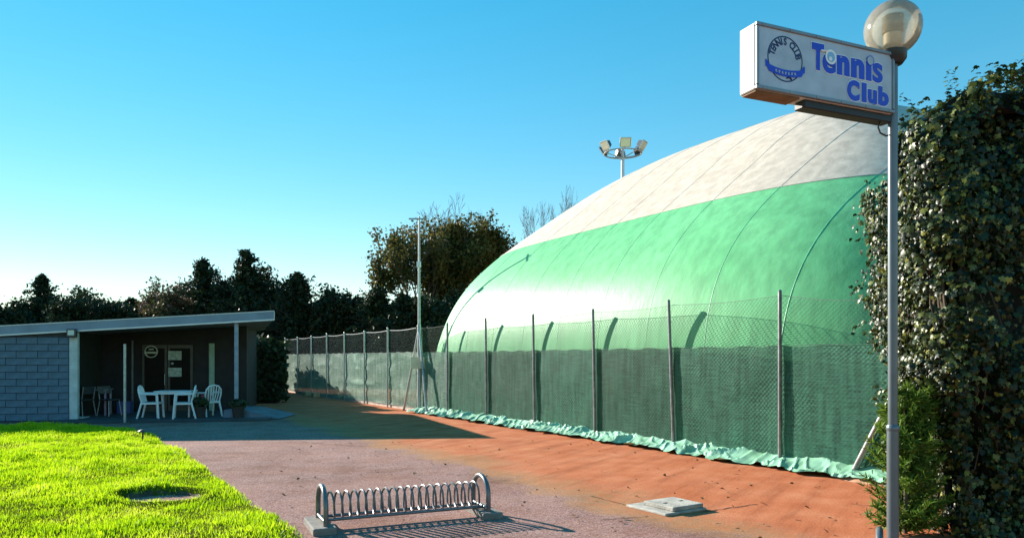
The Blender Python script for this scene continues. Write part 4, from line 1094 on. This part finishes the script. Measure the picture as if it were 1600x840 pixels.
TREES = [(18, 468, 80, 53, 'dark low evergreen at the far left above the clubhouse roof'),
         (66, 432, 92, 55, 'dark evergreen with a pointed top at the left above the block wall'),
         (112, 452, 80, 56, 'dark evergreen just right of the leftmost pointed one'),
         (160, 446, 92, 54, 'rounded dark evergreen above the middle of the clubhouse roof, left of the pink-tipped tree'),
         (206, 468, 70, 57, 'low dark evergreen in the dip left of the pink-tipped tree'),
         (286, 440, 84, 57, 'dark evergreen directly right of the pink-tipped tree'),
         (318, 407, 92, 55, 'tall spiky evergreen left of the tallest one'),
         (350, 424, 84, 57, 'dark evergreen tucked between the two tallest ones'),
         (384, 392, 104, 54, 'tallest dark evergreen above the right end of the clubhouse roof'),
         (418, 414, 84, 56, 'dark evergreen leaning on the right of the tallest one'),
         (464, 428, 100, 52, 'pointed evergreen behind the far end of the fence'),
         (505, 456, 84, 53, 'low evergreen right of the pointed one behind the fence'),
         (543, 447, 90, 51, 'bushy dark evergreen behind the fence, left of the autumn trees'),
         (590, 452, 90, 47, 'dark evergreen beneath the left autumn tree'),
         (632, 462, 84, 46, 'low dark evergreen behind the light mast'),
         (682, 464, 92, 45, 'dark evergreen between light mast and dome'),
         (718, 452, 84, 46, 'dark evergreen half hidden by the left flank of the dome')]
CONI = {384, 318, 464, 66, 206, 632, 590}
for i, (px, top, wpx, Y, lb) in enumerate(TREES):
    if px in CONI: conifer(px, top, wpx, Y, lb, 100 + i)
def broadleaf(name, px, top, wpx, Y, label, seed, mat, leaf_n, bare=.2, leaf_top=.86, twig=.018, trunk_r=.22, split=.28, group=None, levels=5):
    """branching tree: limbs fork level by level; leaves hang in clumps on the outer wood below leaf_top"""
    r = random.Random(seed); X = (px - 800) / FPX * Y; H = CAMH + (560 - top) / FPX * Y; W = wpx / FPX * Y / 2
    t = thing(name, label, 'tree', (X, Y, 0), 0, group)
    tips = []; lm = MB(); tm_ = MB()
    def grow(p, d, ln, rad, lev):
        q = p + d * ln * .5 + Vector((r.gauss(0, .05), r.gauss(0, .05), 0)) * ln; e = q + (d + Vector((r.gauss(0, .12), r.gauss(0, .12), r.gauss(.05, .08)))).normalized() * ln * .5
        (lm if lev < 3 else tm_).tube([p, q, e], [rad, rad * .85, rad * .68], 7 if lev < 2 else 4 if lev < 4 else 3, cap=False)
        if lev >= 3: tips.append((q, e, d))
        if lev >= levels: return
        for k in range(3 if lev < 3 else r.choice((2, 3))):
            nd = (d + Vector((r.gauss(0, 1), r.gauss(0, 1), r.gauss(.12, .6))).normalized() * r.uniform(.45, .85)); nd.z = nd.z * .8 + .18; nd.normalize()
            grow(e if k < 2 else q, nd, ln * r.uniform(.62, .82), max(rad * .62, twig * .6), lev + 1)
    th0 = H * split
    MB().tube([(0, 0, 0), (.05, .02, th0 * .5), (0, 0, th0)], [trunk_r * 1.25, trunk_r, trunk_r * .9], 10).build('trunk', bark, t, smooth=True)
    for k in range(4):
        a = k * math.pi / 2 + r.uniform(-.4, .4); grow(Vector((0, 0, th0 * r.uniform(.85, 1))), Vector((math.cos(a) * .55, math.sin(a) * .55, 1)).normalized(), H * .235, trunk_r * .6, 0)
    # bring the wood to the measured size
    zs = [v.z for v in tm_.v]; xs = sorted(abs(v.x) for v in tm_.v); kz = (H - th0) / (max(zs) - th0); kx = W / xs[int(len(xs) * .985)]
    def fit(v): return Vector((v.x * kx, v.y * kx, th0 + (v.z - th0) * kz if v.z > th0 * .8 else v.z))
    for m_ in (lm, tm_): m_.v = [fit(v) for v in m_.v]
    lm.build('limbs', bark, t, smooth=True); tm_.build('twigs', twig_m, t, kind='stuff')
    if leaf_n:
        c, n_, u_, s_ = [], [], [], []
        cand = [(fit(q), fit(e)) for q, e, d in tips]
        cand = [k for k in cand if k[1].z < H * (leaf_top + r.gauss(0, .05) + .10 * mnoise.noise(k[1] * .4)) and r.random() > bare]
        per = max(1, leaf_n // max(1, len(cand)))
        for q, e in cand:
            dens = .4 + 1.6 * max(0, .5 + mnoise.noise(e * .35 + Vector((seed, 0, 0))))
            for k in range(int(per * dens)):
                p = q.lerp(e, r.random()) + Vector((r.gauss(0, .22), r.gauss(0, .22), r.gauss(-.05, .2)))
                c.append(p); n_.append(Vector((r.gauss(0, 1), r.gauss(0, 1), r.gauss(0, 1)))); u_.append(Vector((r.gauss(0, 1), r.gauss(0, 1), r.gauss(-.5, 1)))); s_.append(r.uniform(.10, .27))
        obj('crown', leaf_mesh('crown', toa(c), toa(n_), toa(u_), np.array(s_), [(0, 0, 0), (.42, .45, .08), (0, 1, 0), (-.42, .45, .08)], [(0, 1, 2), (0, 2, 3)], mat), t, 'stuff')
broadleaf('autumn_tree', 652, 324, 128, 50, 'thinning brown autumn tree left of the dome, behind the light mast', 11, autumn_m, 15000, .22, .88, split=.16, group='autumn trees by the dome')
broadleaf('autumn_tree', 735, 312, 132, 52, 'dense olive and brown tree with bare twigs on top, close left of the dome', 12, autumn_m, 30000, .04, .86, split=.16, group='autumn trees by the dome')
broadleaf('pink_tree', 250, 434, 92, 54, 'small tree with pinkish leaf tips among the dark evergreens', 13, pinkl_m, 9000, .05, 1.1, trunk_r=.12, split=.2)
broadleaf('bare_tree', 862, 290, 90, 60, 'bare leafless tree whose top shows over the edge of the dome', 14, autumn_m, 0, twig=.036, levels=6)
broadleaf('bare_tree', 700, 296, 130, 56, 'bare twiggy tree rising behind the autumn trees', 15, autumn_m, 0, twig=.034, levels=6)

def leaf_hedge(name, label, path, hgt, wd, seed, mat, dens, lsz):
    """clipped-free hedge along a ground path: leafy shell over a dark core"""
    r = random.Random(seed); t = thing(name, label, 'hedge', (path[0][0], path[0][1], 0))
    o = Vector((path[0][0], path[0][1], 0)); c, n_, u_, s_ = [], [], [], []; cr = MB()
    for a, b in zip(path[:-1], path[1:]):
        A_, B_ = Vector((*a, 0)), Vector((*b, 0)); d = (B_ - A_); L_ = d.length; d.normalize(); sd = Vector((-d.y, d.x, 0)); ns = max(2, int(L_ / .6)); b0 = len(cr.v); K = 9
        for i in range(ns + 1):
            p = A_ + d * (L_ * i / ns); hh = hgt * (1 + .22 * mnoise.noise(p * .35 + Vector((seed, 0, 0)))) * .9
            endk = .75 if i in (0, ns) else 1
            for k in range(K):
                an = math.pi * k / (K - 1); cr.v.append(p + sd * (wd * .42 * sg(math.cos(an), .6)) * endk + Vector((0, 0, hh * sg(math.sin(an), .45) * endk)) - o)
        for i in range(ns):
            for k in range(K - 1): q = b0 + i * K + k; cr.f.append((q, q + K, q + K + 1, q + 1))
        cr.f.append(tuple(b0 + k for k in range(K))); cr.f.append(tuple(b0 + ns * K + k for k in range(K))[::-1])
        for _ in range(int(dens * L_)):
            s = r.random(); p = A_ + d * (L_ * s); hh = hgt * (1 + .22 * mnoise.noise(p * .35 + Vector((seed, 0, 0)))) + .3 * mnoise.noise(p * 1.6)
            an = math.pi * r.random(); rr = r.uniform(.82, 1.06)
            nn = (sd * math.cos(an) + Vector((0, 0, math.sin(an))))
            q = p + sd * (wd * .5 * sg(math.cos(an), .6) * rr) + Vector((0, 0, hh * sg(math.sin(an), .45) * rr))
            c.append(q - o); n_.append(nn + Vector((r.gauss(0, .7), r.gauss(0, .7), r.gauss(0, .7)))); u_.append(Vector((r.gauss(0, .7), r.gauss(0, .7), r.gauss(.4, .7)))); s_.append(r.uniform(*lsz))
    for e_, f_ in ((path[0], path[1]), (path[-1], path[-2])):
        E_ = Vector((*e_, 0)); d = (E_ - Vector((*f_, 0))).normalized(); sd = Vector((-d.y, d.x, 0))
        for _ in range(int(dens * 1.6)):
            q = E_ + sd * (wd * r.uniform(-.5, .5)) + Vector((0, 0, hgt * r.random() ** .9)) + d * r.uniform(-.2, .25)
            c.append(q - o); n_.append(d + Vector((r.gauss(0, .7), r.gauss(0, .7), r.gauss(0, .7)))); u_.append(Vector((r.gauss(0, .7), r.gauss(0, .7), r.gauss(.4, .7)))); s_.append(r.uniform(*lsz))
    cr.build('core', M('hedge_core', (.012, .013, .007)), t)
    obj('foliage', leaf_mesh('foliage', toa(c), toa(n_), toa(u_), np.array(s_), [(-.4, 0, 0), (.4, 0, 0), (.3, .7, .1), (0, 1.1, 0), (-.3, .7, .1)], [(0, 1, 2), (0, 2, 4), (4, 2, 3)], mat), t, 'stuff')
for i, (px, top, wpx, Y, lb) in enumerate(TREES):
    if px not in CONI: broadleaf('evergreen_tree', px, top, wpx * 1.12, Y, lb, 300 + i, ever_m, 13000, .02, 1.2, trunk_r=.15, split=.14, group='evergreens behind the clubhouse')
leaf_hedge('evergreen_hedge', 'dark evergreen hedge running back beside the right end of the clubhouse', [(-9.3, 27.4), (-13.4, 37.0)], 2.3, 1.8, 2, ever_m, 900, (.08, .2))
leaf_hedge('evergreen_hedge', 'long dark hedge behind the clubhouse and the far end of the fence', [(-46, 59), (-26, 60), (-12, 55), (-4, 50)], 5.4, 2.4, 5, ever_m, 480, (.16, .42))

# loose stones and leaf litter on the yard
rg = np.random.default_rng(77); n = 240
lx = rg.uniform(-4, 4.2, n); ly_ = rg.uniform(6.6, 15, n); kp = (lx > edge_x(ly_) + .1) & (lx + .6 * ly_ < 10.4); lx, ly_ = lx[kp], ly_[kp]; n = len(lx)
lc = np.stack([lx, ly_, np.full(n, .016)], -1)
lit = leaf_mesh('leaf_litter', lc, rg.normal(0, .35, (n, 3)) + [0, 0, 1], rg.normal(size=(n, 3)), .02 + .03 * rg.random(n), *quad_leaf, leafmat('dry_leaves', [(.06, .035, .018), (.18, .10, .04), (.30, .22, .10)], .2, .7, .02))
tag(obj('leaf_litter', lit), 'small dry leaves scattered over the yard', 'leaf litter', kind='stuff')
